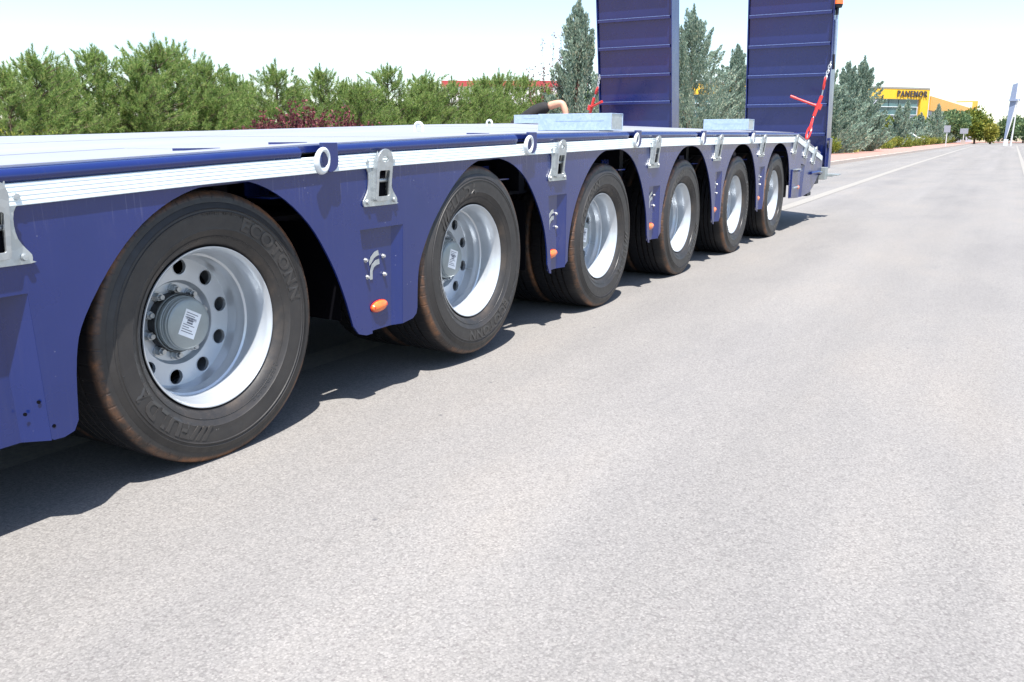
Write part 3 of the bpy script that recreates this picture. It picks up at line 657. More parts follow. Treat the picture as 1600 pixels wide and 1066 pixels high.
m = MB(); m.tube((.075, 10.6, 2.345), (.075, 10.6, 2.38), .045, .055, n=20); m.tube((.075, 10.6, 2.27), (.075, 10.6, 2.345), .018, n=12); m.box((.0, 10.62, 2.33), (.075, 10.68, 2.345)); m.build('beacon_mount', M['black'], T, 40)
m = MB(); m.tube((.075, 10.6, 2.38), (.075, 10.6, 2.50), .058, .052, n=24); m.build('beacon_lamp', M['lens'], T, 40)
# upright lashing rings on the deck
for x, y, r_ in ((-.92, 3.98, .026), (-2.02, 6.55, .026)):
    m = MB(); z = deck_z(x, y) + .002
    ar = [(x + r_ * math.cos(t), y, z + .022 + r_ * math.sin(t)) for t in [math.pi * i / 14 for i in range(15)]]
    m.path([(x + r_, y, z - .01)] + ar + [(x - r_, y, z - .01)], .009, 10); m.build('deck_ring', M['white'], T, 60)

# ------------------------------------------------------------------ steel beams lying on the deck
def deck_beam(x0, x1, y0, d, h, label):
    z = min(deck_z(x0, y0), deck_z(x1, y0), deck_z(x1, y0 + d)) + .003
    z = max(deck_z(x0, y0), deck_z(x1, y0)) + .0035
    o = empty('steel_beam', ((x0 + x1) / 2, y0 + d / 2, z), label=label, category='steel beam', group='galvanised box beams lying on the deck')
    w_ = (x1 - x0) / 2; e = .004
    m = MB(); m.box((-w_, -d / 2, 0), (w_, -d / 2 + e, h)); m.box((-w_, d / 2 - e, 0), (w_, d / 2, h)); m.box((-w_, -d / 2 + e, 0), (w_, d / 2 - e, e)); m.box((-w_, -d / 2 + e, h - e), (w_, d / 2 - e, h))
    m.build('beam_wall', M['alu'], o, None, .002)
    m = MB(); m.box((w_ - .008, -d / 2 + e, e), (w_ - .004, d / 2 - e, h - e)); m.build('end_cap', M['galv'], o)
    m = MB(); m.box((-w_ * .5, -d / 2 - .001, h * .56), (w_ * .8, -d / 2, h * .565)); m.build('weld_seam', M['hub'], o)
deck_beam(-.475, -.012, 4.55, .17, .094, 'long galvanised beam on the deck edge in front of the left ramp')
deck_beam(-.43, -.035, 7.55, .19, .092, 'galvanised beam on the deck in front of the right ramp')
deck_beam(-2.52, -2.10, 7.86, .17, .084, 'galvanised beam at the far deck edge beside the bending person')

# ------------------------------------------------------------------ red ratchet load binders with chains
def chain_links(m, a, b, n, r=.020, w=.0055):
    a, b = Vector(a), Vector(b); d = (b - a) / n
    for i in range(n):
        c = a + d * (i + .5); dn = d.normalized(); u = Vector((1, 0, 0)) if i % 2 else Vector((0, 1, 0)); u = (u - dn * u.dot(dn)).normalized()
        h = d.length * .72
        m.path([c + dn * (h * math.sin(t)) + u * (r * .62 * math.cos(t)) for t in [2 * math.pi * k / 12 for k in range(12)]], w, 6, True)
def binder(P, label):
    P = [Vector(p) for p in P]; base = P[7]; L = [p - base for p in P]
    o = empty('load_binder', base, label=label, category='load binder', group='red ratchet load binders holding the ramps')
    m = MB(); chain_links(m, L[0], L[2], 6); m.build('chain', M['chain'], o, 50); m = MB(); chain_links(m, L[7] - Vector((0, 0, .10)), L[7] + Vector((0, 0, .02)), 3); m.build('chain', M['chain'], o, 50)
    m = MB(); chain_links(m, L[2], (L[2] + L[3]) / 2, 1, .034, .011); m.build('hook_link', M['red'], o, 50); m = MB(); chain_links(m, (L[6] * .3 + L[5] * .7), L[7], 2, .032, .011); m.build('hook_link', M['red'], o, 50)
    m = MB(); m.tube((L[2] + L[3]) / 2, L[3], .008); m.tube(L[5], L[6], .008); m.build('threaded_rod', M['nut'], o, 50)
    m = MB(); m.tube(L[3], L[5], .019, n=16); d = (L[5] - L[3]).normalized(); m.tube(L[4] - d * .03, L[4] + d * .03, .034, n=20); m.build('ratchet_body', M['red'], o, 50)
    m = MB(); m.path([L[4], L[4] * .7 + L[8] * .3, L[8]], [.019, .014, .012], 10); m.tube(L[8] * .8 + L[4] * .2, L[8], .016); m.build('handle', M['red'], o, 50)
binder([(.115, 10.25, 1.74), (.10, 10.25, 1.68), (.078, 10.2, 1.555), (.056, 10.2, 1.383), (.031, 10.2, 1.268), (-.002, 10.15, 1.165), (-.015, 10.05, 1.04), (-.02, 9.98, .94), (-.27, 10.15, 1.385)],
       'red ratchet load binder in front of the right ramp')
binder([(-2.666, 10.3, 1.70), (-2.67, 10.3, 1.62), (-2.69, 10.3, 1.54), (-2.735, 10.3, 1.43), (-2.79, 10.3, 1.305), (-2.80, 10.3, 1.20), (-2.81, 10.3, 1.11), (-2.81, 10.25, 1.02), (-2.56, 10.15, 1.372)],
       'red ratchet load binder left of the left ramp')

# ------------------------------------------------------------------ person bending at the far side
def skinned(name, verts, edges, radii, mat, parent, root=0, sub=2):
    me = bpy.data.meshes.new(name); me.from_pydata(verts, edges, []); o = bpy.data.objects.new(name, me); COL.objects.link(o)
    sk = o.modifiers.new('skin', 'SKIN')
    if not me.skin_vertices: me.skin_vertices.new(name='')
    for i, r_ in enumerate(radii):
        d = me.skin_vertices[0].data[i]; d.radius = (r_, r_) if not hasattr(r_, '__len__') else r_; d.use_root = (i == root)
    sb_ = o.modifiers.new('sub', 'SUBSURF'); sb_.levels = sb_.render_levels = sub
    bpy.context.view_layer.update()
    out = bpy.data.meshes.new_from_object(o.evaluated_get(bpy.context.evaluated_depsgraph_get()))
    bpy.data.objects.remove(o); bpy.data.meshes.remove(me)
    out.materials.clear(); out.materials.append(mat); out.polygons.foreach_set('use_smooth', [True] * len(out.polygons))
    return link(name, out, parent)
PB = Vector((-3.25, 9.05, 0))
pe = empty('person', PB, label='person in black short sleeves bending over the far deck edge', category='person')
def rel(L): return [tuple(Vector(p) - PB) for p in L]
# body: pelvis, spine, neck, head, legs
body = rel([(-3.32, 9.08, .80), (-3.24, 9.06, .92), (-3.12, 9.03, 1.12), (-2.98, 9.03, 1.16), (-2.88, 9.06, 1.12), (-2.80, 9.10, 1.05), (-2.74, 9.12, 1.00),
            (-3.34, 8.97, .76), (-3.26, 8.95, .44), (-3.34, 8.94, .09), (-3.18, 8.93, .04), (-3.34, 9.19, .76), (-3.36, 9.22, .46), (-3.42, 9.24, .09), (-3.26, 9.25, .04)])
skinned('trousers', [body[0], body[7], body[8], body[9], body[10], body[11], body[12], body[13], body[14]], [(0, 1), (1, 2), (2, 3), (3, 4), (0, 5), (5, 6), (6, 7), (7, 8)],
        [.15, .105, .075, .055, .045, .105, .075, .055, .045], M['jeans'], pe)
# torso with short sleeves
tv = rel([(-3.30, 9.08, .82), (-3.20, 9.06, .96), (-3.07, 9.04, 1.075), (-2.95, 9.04, 1.135), (-2.91, 8.93, 1.19), (-2.82, 8.97, 1.25), (-2.69, 9.0, 1.29), (-2.95, 9.18, 1.16), (-2.85, 9.28, 1.08), (-2.78, 9.32, 1.02)])
skinned('shirt', tv, [(0, 1), (1, 2), (2, 3), (3, 4), (4, 5), (5, 6), (3, 7), (7, 8), (8, 9)], [.155, .15, .135, .11, .088, .078, .070, .085, .07, .06], M['cloth'], pe)
# arm: sleeve end, elbow, wrist, palm, and five fingers
arm = [(-2.72, 8.99, 1.28), (-2.60, 9.01, 1.312), (-2.545, 9.02, 1.318), (-2.505, 9.02, 1.22), (-2.49, 9.01, 1.11), (-2.475, 9.0, 1.085)]
skinned('arm', rel(arm), [(i, i + 1) for i in range(5)], [.052, .046, .044, .038, .027, .03], M['skin'], pe)
for k, (dy_, L_) in enumerate(((-.03, .05), (-.012, .065), (.008, .07), (.026, .06), (.038, .04))):
    b0 = Vector((-2.475, 9.0 + dy_, 1.085)); f_ = [b0, b0 + Vector((L_ * .6, 0, .0)), b0 + Vector((L_, 0, -.018))]
    skinned('finger', rel(f_), [(0, 1), (1, 2)], [.010, .009, .008], M['skin'], pe, 0, 1)
arm2 = [(-2.80, 9.31, 1.03), (-2.72, 9.36, 1.0), (-2.64, 9.30, .98), (-2.62, 9.2, .97)]
skinned('arm', rel(arm2), [(0, 1), (1, 2), (2, 3)], [.045, .04, .036, .03], M['skin'], pe)
skinned('head', rel([(-2.93, 9.07, 1.13), (-2.86, 9.09, 1.08), (-2.80, 9.11, 1.03), (-2.75, 9.12, .985), (-2.70, 9.13, .98)]), [(0, 1), (1, 2), (2, 3), (3, 4)], [.055, .06, .095, .085, .04], M['skin'], pe)
skinned('hair', rel([(-2.84, 9.10, 1.075), (-2.79, 9.115, 1.045), (-2.755, 9.12, 1.01)]), [(0, 1), (1, 2)], [.075, .10, .075], M['hair'], pe)

# ------------------------------------------------------------------ vegetation
def blades(P, D, L, W, seed=0, quad=False):
    """one leaf or needle per row: base P, direction D, length L, width W"""
    n = len(P); rs = np.random.RandomState(seed)
    D = D / np.linalg.norm(D, axis=1, keepdims=True)
    U = np.cross(D, rs.normal(size=(n, 3))); U /= np.linalg.norm(U, axis=1, keepdims=True) + 1e-9
    L = L[:, None]; W = W[:, None]
    if quad:
        V = np.stack([P, P + D * L * .5 + U * W, P + D * L, P + D * L * .5 - U * W], 1).reshape(-1, 3); k = 4
    else:
        V = np.stack([P - U * W * .5, P + U * W * .5, P + D * L], 1).reshape(-1, 3); k = 3
    return V, k
def blade_mesh(name, V, k, mat):
    n = len(V) // k; me = bpy.data.meshes.new(name)
    me.vertices.add(len(V)); me.vertices.foreach_set('co', V.astype('f').ravel())
    me.loops.add(n * k); me.loops.foreach_set('vertex_index', np.arange(n * k, dtype='i'))
    me.polygons.add(n); me.polygons.foreach_set('loop_start', np.arange(0, n * k, k, dtype='i')); me.polygons.foreach_set('loop_total', np.full(n, k, 'i'))
    me.materials.append(mat); me.update(calc_edges=True); return me
def pine_meshes(seed, H=3.6, Rm=2.1):
    rs = np.random.RandomState(seed); tb = MB(); pts = []; dirs = []
    tb.tube((0, 0, -.05), (0, 0, H * .6), .07, .04, 8); tb.tube((0, 0, H * .6), (0, 0, H - .1), .04, .012, 6)
    h = .25
    while h < H - .12:
        nb = rs.randint(8, 11); a0 = rs.rand() * 6.28; fr = 1 - h / H
        for b in range(nb):
            a = a0 + b * 6.283 / nb + rs.normal() * .25
            L = Rm * (fr ** .66) * rs.uniform(.68, 1.12) + .10; up = .10 + .62 * (h / H) + rs.normal() * .12
            d = np.array([math.cos(a), math.sin(a), up]); d /= np.linalg.norm(d)
            b0 = np.array([0, 0, h]); b1 = b0 + d * L
            if L > .4: tb.tube(b0, b1 - d * .1, .016, .006, 4)
            for s in np.arange(.40, 1.01, .40 / max(L, .3)):
                c = b0 + d * L * s
                for q in range(2):
                    off = rs.normal(size=3) * np.array([.19, .19, .09]) * (1.3 - s * .6) * (1 if L > .4 else .4)
                    pts.append(c + off); dd = d * .75 + np.array([0, 0, .72]) + rs.normal(size=3) * .28; dirs.append(dd)
        h += rs.uniform(.22, .34)
    for q in range(4):
        a = rs.rand() * 6.28; rr = 0 if q == 0 else .14
        for z in (0, .14, .26 + .12 * (q == 0)): pts.append(np.array([math.cos(a) * rr, math.sin(a) * rr, H - .25 + z - (.12 if q else 0)])); dirs.append(np.array([math.cos(a) * rr, math.sin(a) * rr, 1.0]))
    pts = np.array(pts); dirs = np.array(dirs); dirs /= np.linalg.norm(dirs, axis=1, keepdims=True)
    nb = 78; n = len(pts); P = np.repeat(pts, nb, 0); Dm = np.repeat(dirs, nb, 0)
    ln_ = np.repeat(rs.uniform(.8, 1.25, n), nb)[:, None]
    t = rs.rand(n * nb)[:, None]; P = P + Dm * (t - .35) * .34 * ln_
    rad = rs.normal(size=(n * nb, 3)); rad -= Dm * (rad * Dm).sum(1, keepdims=True); rad /= np.linalg.norm(rad, axis=1, keepdims=True)
    D = Dm * (.45 + .9 * t) + rad * (1.05 - .55 * t)
    V, k = blades(P, D, rs.uniform(.13, .19, n * nb) * (1.05 - .3 * t[:, 0]), rs.uniform(.011, .017, n * nb), seed)
    return tb.mesh('trunk', M['bark']), blade_mesh('crown', V, k, M['pine'])
def plume_meshes(seed, H, Rm, nplume, mat, per=150, lean=.35, rag=.22, bl=.09, bw=.02, base=.02, fat=.13, power=.75):
    """upswept plumes of short sprays round a stem: cypress-like conifers"""
    rs = np.random.RandomState(seed); P = []; D = []
    tb = MB(); tb.tube((0, 0, -.05), (0, 0, H * .9), .02 * H, .004 * H, 8)
    for i in range(nplume):
        f = ((i + rs.rand()) / nplume) ** 1.15; z0 = H * (base + (.86 - base) * f); a = i * 2.399 + rs.normal() * .3
        R0 = Rm * ((1 - f) ** power) * (1 + .18 * math.sin(3 * a + seed) + rs.normal() * rag) * min(1, .62 + f * 3)
        L = H * rs.uniform(.11, .21) * (1.15 - .45 * f)
        b = np.array([math.cos(a) * R0 * .30, math.sin(a) * R0 * .30, z0 - L * .35]); tip = np.array([math.cos(a) * R0, math.sin(a) * R0, z0 + L * (.55 + rs.rand() * .75)])
        if i % 3 == 0: tb.tube((0, 0, max(.05, z0 - L * .5)), tuple(b * .6 + tip * .4), .012, .004, 4)
        s = rs.rand(per) ** .8; c = b[None] * (1 - s[:, None]) + tip[None] * s[:, None]
        fr = fat * H / 4.5 * np.sin(np.clip(s, .03, .97) ** .8 * 3.1) ** .8 * rs.uniform(.6, 1.25)
        o = rs.normal(size=(per, 3)); o /= np.linalg.norm(o, axis=1, keepdims=True); o = o * (fr * rs.uniform(.45, 1.0, per))[:, None] * np.array([1, 1, .9])
        P.append(c + o); ax = tip - b; ax /= np.linalg.norm(ax); D.append(ax[None] * .9 + o / (fr[:, None] + .02) * .55 + np.array([0, 0, .35]) + rs.normal(size=(per, 3)) * .2)
    s = rs.rand(per * 2); P.append(np.stack([rs.normal(size=per * 2) * .05 * (1.1 - s), rs.normal(size=per * 2) * .05 * (1.1 - s), H * (.82 + .18 * s)], 1)); D.append(np.tile([0, 0, 1.0], (per * 2, 1)) + rs.normal(size=(per * 2, 3)) * .3)
    P = np.concatenate(P); D = np.concatenate(D); n = len(P)
    V, k = blades(P, D, rs.uniform(.6, 1.3, n) * bl, rs.uniform(.6, 1.2, n) * bw, seed, True)
    return tb.mesh('trunk', M['bark']), blade_mesh('crown', V, k, mat)
def bushy(seed, rx, ry, rz, n, mat, leaf=.05, clump=14, floor=True):
    rs = np.random.RandomState(seed); P = []; D = []
    for c in range(clump):
        a = rs.rand() * 6.28; rr = rs.rand() ** .5 * .72; ct = np.array([math.cos(a) * rr, math.sin(a) * rr, rs.uniform(.25, .78)]); r_ = rs.uniform(.22, .42)
        o = rs.normal(size=(n // clump, 3)); o /= np.linalg.norm(o, axis=1, keepdims=True); o *= (rs.rand(n // clump, 1) ** .33) * r_
        P.append(ct + o); D.append(o / r_ + np.array([0, 0, .5]) + rs.normal(size=o.shape) * .5)
    P = np.concatenate(P) * np.array([rx, ry, rz]); P[:, 2] = np.abs(P[:, 2]) + .01; D = np.concatenate(D); n = len(P)
    V, k = blades(P, D, rs.uniform(.6, 1.3, n) * leaf, rs.uniform(.5, .9, n) * leaf * .45, seed, True)
    tb = MB()
    for i in range(7): a = rs.rand() * 6.28; tb.tube((0, 0, -.02), (math.cos(a) * rx * .5, math.sin(a) * ry * .5, rz * .7), .012 + .01 * rz, .004, 4)
    return tb.mesh('stems', M['bark']), blade_mesh('foliage', V, k, mat)
def twiggy(seed, W, H, n, mat, leaf):                      # upright wands with leaves all the way up
    rs = np.random.RandomState(seed); P = []; D = []; tb = MB()
    for i in range(n):
        a = rs.rand() * 6.28; rr = rs.rand() ** .6 * W; b = np.array([math.cos(a) * rr * .5, math.sin(a) * rr * .5, 0]); h = H * rs.uniform(.6, 1.05) * (1 - .3 * (rr / W) ** 2)
        t = b + np.array([math.cos(a) * rr * .6, math.sin(a) * rr * .6, h]); tb.tube(b, t, .008, .003, 4)
        s = rs.uniform(.15, 1, 60)[:, None]; P.append(b + (t - b) * s + rs.normal(size=(60, 3)) * .03); D.append(rs.normal(size=(60, 3)) + np.array([0, 0, .7]))
    P = np.concatenate(P); D = np.concatenate(D); k_ = len(P)
    V, k = blades(P, D, rs.uniform(.6, 1.2, k_) * leaf, rs.uniform(.3, .5, k_) * leaf, seed, True)
    return tb.mesh('stems', M['bark']), blade_mesh('foliage', V, k, mat)
def plant(name, meshes, loc, sc, rz, label, category, group=None, szz=None, parts=('trunk', 'crown')):
    o = empty(name, loc, None, (0, 0, rz), label=label, category=category, group=group); o.scale = (sc, sc, szz or sc)
    for nme, me in zip(parts, meshes): link(nme, me, o)
    return o
pv_ = [pine_meshes(11 + i, 3.6, [2.2, 1.9, 2.4, 2.1][i]) for i in range(4)]
PINES = [(-23.5, 11.5, 3.0), (-20, 13.0, 2.85), (-21, 14.43, 3.38), (-23, 16.1, 3.3), (-22, 16.9, 3.72), (-21, 17.6, 3.45), (-22, 19.1, 4.18), (-24, 21.5, 4.35), (-21.5, 20.6, 3.6), (-24, 23.9, 3.55), (-23, 22.4, 2.9),
         (-21, 23.3, 3.72), (-22, 25.3, 3.0), (-22, 26.7, 3.85), (-21, 27.8, 3.35), (-22, 29.6, 3.4), (-22, 31.0, 3.85), (-21.5, 32.6, 3.3), (-22, 33.9, 3.7), (-22, 36.0, 3.6), (-21.5, 37.6, 3.4), (-22, 39.0, 3.9), (-23, 42.2, 4.3), (-22.5, 41.2, 3.3),
         (-23, 45.0, 4.3), (-22, 45.9, 3.75), (-22, 48.3, 3.7), (-23, 51.5, 3.8), (-25, 14.2, 3.0), (-26, 18.6, 3.4), (-26, 26.5, 3.5), (-26, 33.0, 3.5), (-26, 40.0, 3.6), (-24, 56, 4.0)]
order = sorted(range(len(PINES)), key=lambda i: PINES[i][1] / -PINES[i][0])
NW = 'first second third fourth fifth sixth seventh eighth ninth tenth eleventh twelfth thirteenth fourteenth fifteenth sixteenth seventeenth eighteenth nineteenth twentieth twenty-first twenty-second twenty-third twenty-fourth twenty-fifth twenty-sixth twenty-seventh twenty-eighth twenty-ninth thirtieth thirty-first thirty-second thirty-third thirty-fourth thirty-fifth thirty-sixth'.split()
PLAB = {}
for r_, i in enumerate(order):
    h = PINES[i][2]; PLAB[i] = ('tall' if h > 3.9 else 'low' if h < 3.2 else 'mid height') + ' green pine, ' + NW[r_] + ' from left in the row behind the deck' + (', rear rank' if PINES[i][0] < -23.5 else '')
for i, (x, y, h) in enumerate(PINES):
    s = h / 3.6 * (.90 if y < 30 else .98)
    plant('pine_tree', pv_[i % 4], (x, y, -.02), s * 1.12, i * 1.9, PLAB[i], 'pine tree', 'pines in the row behind the trailer', s)
# purple shrubs and low green bushes before the pines
tw = [twiggy(31 + i, 1.1, 1.7, 46, M['purple'], .085) for i in range(2)]
for i, (x, y, s) in enumerate(((-15.8, 17.3, .82), (-15.9, 18.1, 1.0), (-16.0, 19.0, 1.16), (-15.8, 20.0, 1.12), (-16.0, 21.0, 1.0), (-16.0, 22.2, .9), (-16.0, 23.6, .78))):
    plant('purple_shrub', tw[i % 2], (x, y, -.02), s, i * 1.3, 'dark purple leaved shrub, ' + NW[i] + ' from the left in the clump before the pines', 'shrub', 'purple shrubs before the pines', parts=('stems', 'foliage'))
tg = twiggy(39, .75, 3.7, 22, M['purple'], .055)
plant('slender_tree', tg, (-8.75, 20.9, 0), 1.0, .5, 'sparse twiggy tree with purplish leaves behind the tall narrow cypress', 'tree', parts=('stems', 'foliage'))
gb = bushy(51, .8, .8, 1.1, 2600, M['leaf'], .07)
plant('green_shrub', gb, (-15.5, 10.6, 0), 1.05, 0, 'low yellow green shrub before the pines at the far left', 'shrub', parts=('stems', 'foliage'))
# dry grass strip in front of the pines
rs = np.random.RandomState(5); n = 60000
P = np.stack([rs.uniform(-19.5, -14.0, n), rs.uniform(6, 70, n), np.full(n, -.03)], 1); D = np.stack([rs.normal(size=n) * .25, rs.normal(size=n) * .25, np.ones(n)], 1)
V, k = blades(P, D, rs.uniform(.5, 1.0, n) * 1.12, rs.uniform(.006, .016, n) * 1.4, 3); link('dry_grass', blade_mesh('dry_grass', V, k, M['straw']), kind='stuff', label='tall dry straw coloured grass before the pine row')
# blue grey cypresses along the kerb
CY = [(-8, 20.85, 4.3, .92, 'tall narrow grey green cypress left of the left ramp'), (-8, 29.9, 5.3, 1.75, 'blue grey cypress between the two ramps, behind the left ramp'),
      (-8, 35.5, 4.5, 1.7, 'broad blue grey cypress just left of the right ramp'), (-9.6, 31.4, 3.9, 1.5, 'shorter cypress hidden partly behind the left ramp'),
      (-6.7, 47.8, 4.4, 1.9, 'blue cypress nearest the right edge of the right ramp'), (-6.6, 53.5, 5.0, 1.9, 'middle blue cypress in the group right of the right ramp'),
      (-6.6, 59.0, 5.8, 1.9, 'tallest blue cypress, right side of the group by the right ramp'), (-6.3, 50.5, 3.7, 1.7, 'short full blue cypress in the group right of the right ramp'), (-6.0, 57.0, 3.4, 1.6, 'low blue cypress at the foot of the tallest one by the ramp')]
for i, (x, y, h, r_, lab) in enumerate(CY):
    me = plume_meshes(71 + i, h, r_, (100, 150, 140, 120)[i] if i < 4 else 120, M['cypress'], 300 if i < 4 else 210, power=.62 if i == 0 else .68, bl=.085 if i < 4 else .14, bw=.020 if i < 4 else .034, fat=.16)
    plant('cypress_tree', me, (x, y, .0), 1, i, lab, 'cypress', 'blue cypresses along the verge')
CY2 = [(-6.6, 80, 3.35, 'thin grey cypress left of the pair before the yellow building'), (-6.8, 88, 4.05, 'taller slim cypress of the pair before the yellow building'), (-7.3, 108, 3.4, 'rounded grey conifer left of the pointed blue one'),
       (-6.6, 122, 4.8, 'pointed blue conifer before the grey side wall'), (-7.2, 138, 3.6, 'grey conifer left of the rectangular road sign'), (-7.2, 155, 3.9, 'small grey conifer right of the round road sign'), (-7, 100, 2.6, 'small low conifer beside the white car')]
for i, (x, y, h, lab) in enumerate(CY2):
    me = plume_meshes(91 + i, h, .85 if i < 2 else 1.5, 60, M['cypress'], 60, bl=.22, bw=.06, fat=.2)
    plant('cypress_tree', me, (x, y, .1), 1, i, lab, 'cypress', 'blue cypresses along the verge')
# low bushes along the pavement
bs = [bushy(41 + i, .95, 1.1, 1.0, 2400, M['leaf'], .10) for i in range(3)]
bsy = bushy(47, .95, 1.1, .95, 2200, M['leafy'], .10)
k = 0
for y in [43, 45.3, 47.2, 49.5, 51.8, 54, 56.4, 59, 62, 66, 70.5, 74, 78, 82.5, 87, 92, 97, 103, 110, 117, 124, 132, 140, 149, 158]:
    yl_ = k % 7 == 4
    plant('low_bush', bsy if yl_ else bs[k % 3], (-6.55 + .25 * math.sin(k * 2.1), y, .0), random.uniform(.72, .95) * (1 + max(0, y - 60) * .004), k * 1.7, ('low yellowish bush, ' if yl_ else 'low green bush, ') + NW[k] + ' from the trailer in the row along the pink pavement', 'bush', 'low bushes along the pavement', parts=('stems', 'foliage')); k += 1
# round trees at the end of the road
def tree(x, y, h, w_, mat, seed, label, trunk=True):
    o = empty('leafy_tree', (x, y, 0), label=label, category='tree', group='leafy trees at the end of the road')
    me = bushy(seed, w_, w_, h * .86, 3600, mat, .42, 22)
    link('crown', me[1], o, 0, (0, 0, h * .14)); m = MB(); m.tube((0, 0, -.05), (0, 0, h * .6), .16, .06, 8)
    m.tube((0, 0, h * .35), (w_ * .4, 0, h * .7), .07, .03, 6); m.tube((0, 0, h * .35), (-w_ * .4, .2, h * .72), .07, .03, 6); m.build('trunk', M['bark'], o)
tree(-6.5, 141, 4.6, 3.0, M['leafd'], 201, 'dark green tree right of the grey side wall')
tree(-3.2, 150, 4.9, 2.3, M['leaf'], 202, 'bright green tree second from the totem sign')
tree(-1.0, 146, 2.7, .8, M['leafy'], 203, 'small yellow tree left of the totem sign')
tree(-4.9, 158, 4.6, 2.6, M['leafd'], 204, 'bluish green tree between the dark and bright trees')
tree(0.9, 170, 3.9, 2.6, M['leafd'], 205, 'dark low tree at the foot of the totem sign')
tree(5.2, 160, 4.2, 3.2, M['leafd'], 206, 'dark tree at the right edge of the photo')
tree(3.4, 178, 4.0, 2.6, M['leafd'], 207, 'dark tree just left of the leaning lamp post')
tree(-8.8, 131, 3.9, 2.6, M['leafd'], 208, 'low dark tree before the grey side wall')
tree(-12.5, 118, 3.2, 2.2, M['leaf'], 209, 'round green bush under the yellow corner pillar')
tree(-15.0, 108, 3.0, 2.4, M['leaf'], 210, 'green bush under the left windows of the yellow building')

# ------------------------------------------------------------------ buildings
def wall_quad(m, A, B, z0, z1, off=0.0, th=.2, mi=0):
    A, B = Vector((*A, 0)), Vector((*B, 0)); d = (B - A).normalized(); nrm = Vector((d.y, -d.x, 0))
    a, b = A + nrm * off, B + nrm * off; c, e = A + nrm * (off - th), B + nrm * (off - th)
    m.hexa([(a.x, a.y, z0), (b.x, b.y, z0), (e.x, e.y, z0), (c.x, c.y, z0), (a.x, a.y, z1), (b.x, b.y, z1), (e.x, e.y, z1), (c.x, c.y, z1)], mi)
Cn = Vector((-9.5, 143.2)); Lf = Vector((-38, 106)); Rr = Vector((-5.1, 191.8))
Bd = empty('yellow_factory', (Cn.x, Cn.y, 0), label='yellow and grey factory building with big sign letters on its front', category='building')
def bl(m, name, mat): 
    m.v = [(x - Cn.x, y - Cn.y, z) for x, y, z in m.v]; return m.build(name, mat, Bd)
P_ = lambda t: tuple(Lf + (Cn - Lf) * t)
LEN = (Cn - Lf).length
m = MB(); wall_quad(m, Lf, Cn, 0, 7.9, -.4, 6); bl(m, 'front_wall', M['greyclad'])
m = MB(); wall_quad(m, Lf, Cn, 6.35, 7.75, 0, .4); wall_quad(m, P_(1 - 1.6 / LEN), Cn, 0, 6.35, .0, .4); bl(m, 'yellow_frame', M['yellow'])
m = MB(); wall_quad(m, Lf, Cn, 7.75, 8.0, .05, .6); bl(m, 'roof_edge', M['roofm'])
m = MB(); wall_quad(m, Cn, Rr, 0, 5.4, .0, .3); bl(m, 'side_wall', M['greyclad'])
m = MB()
A, B = Vector((*Cn, 0)), Vector((*Rr, 0)); m.hexa([(A.x, A.y, 4.85), (B.x, B.y, 4.35), (B.x - 3, B.y, 4.35), (A.x - 1, A.y + .5, 4.85), (A.x, A.y, 6.85), (B.x, B.y, 6.1), (B.x - 3, B.y, 6.1), (A.x - 1, A.y + .5, 6.85)])
m.v = [(x + .25, y, z) for x, y, z in m.v]; bl(m, 'side_band', M['ochre'])
m = MB(); m.box((Rr.x - .6, Rr.y - 1, 6.0), (Rr.x + .3, Rr.y, 7.75)); m.box((Rr.x - 3.4, Rr.y - 1.0, 7.55), (Rr.x - .6, Rr.y - .3, 7.75)); bl(m, 'corner_frame', M['ochre'])
# glazing: window bays with panes and mullions
tt = 1 - 2.0 / LEN
bay = 1.85
nb = int((LEN - 3) / bay)
for i in range(nb):
    t1 = tt - i * bay / LEN; t0 = t1 - (bay - .12) / LEN
    if i in (4, 10, 16): m = MB(); wall_quad(m, P_(t0), P_(t1), .3, 6.35, -.1, .2); bl(m, 'grey_pilaster', M['greyclad']); continue
    for r in range(5):
        z0 = .9 + r * 1.1
        if i in (0, 1, 2) and r == 2: m = MB(); wall_quad(m, P_(t0), P_(t1), z0 - .3, z0 + 1.02, -.2, .12); bl(m, 'spandrel_panel', M['greyclad']); continue
        if i in (0, 1, 2) and r < 2: m = MB(); wall_quad(m, P_(t0), P_(t1), z0, z0 + 1.02, -.35, .04); bl(m, 'doorway_glass', M['signdark']); continue
        m = MB(); wall_quad(m, P_(t0), P_(t1), z0, z0 + 1.02, -.25, .1); bl(m, 'pane', M['glass'])
for r in range(6):
    m = MB(); wall_quad(m, P_(.03), P_(tt), .82 + r * 1.1, .9 + r * 1.1, -.08, .2); bl(m, 'mullion', M['mullion'])
m = MB(); wall_quad(m, P_(1 - 5.0 / LEN), P_(1 - 4.0 / LEN), 2.9, 3.9, -.1, .1); bl(m, 'orange_panel', M['ochre'])
vs, fs = text_mesh('PANEMOR', 1.2, .05, .022); W_ = vs[:, 0].max()
dirv = (Cn - Lf).normalized(); start = Cn - dirv * (6.4); nn = Vector((dirv.y, -dirv.x))
m = MB(); sx_ = 5.9 / W_
m.add([(start.x + dirv.x * x * sx_ + nn.x * (z + .12), start.y + dirv.y * x * sx_ + nn.y * (z + .12), 6.68 + y) for x, y, z in vs], fs); bl(m, 'sign_letters', M['signdark'])
# red and white hall far behind the pines
rb = empty('red_white_hall', (-83, 147, 0), label='long low hall with red top band far behind the pines', category='building')
m = MB(); wall_quad(m, (-11.5, -5.5), (12.5, 9), 0, 10.5, 0, 12); m.build('white_wall', M['whitew'], rb)
m = MB(); wall_quad(m, (-11.5, -5.5), (12.5, 9), 10.5, 11.55, .3, 12.6); m.build('roof_band', M['redclad'], rb)

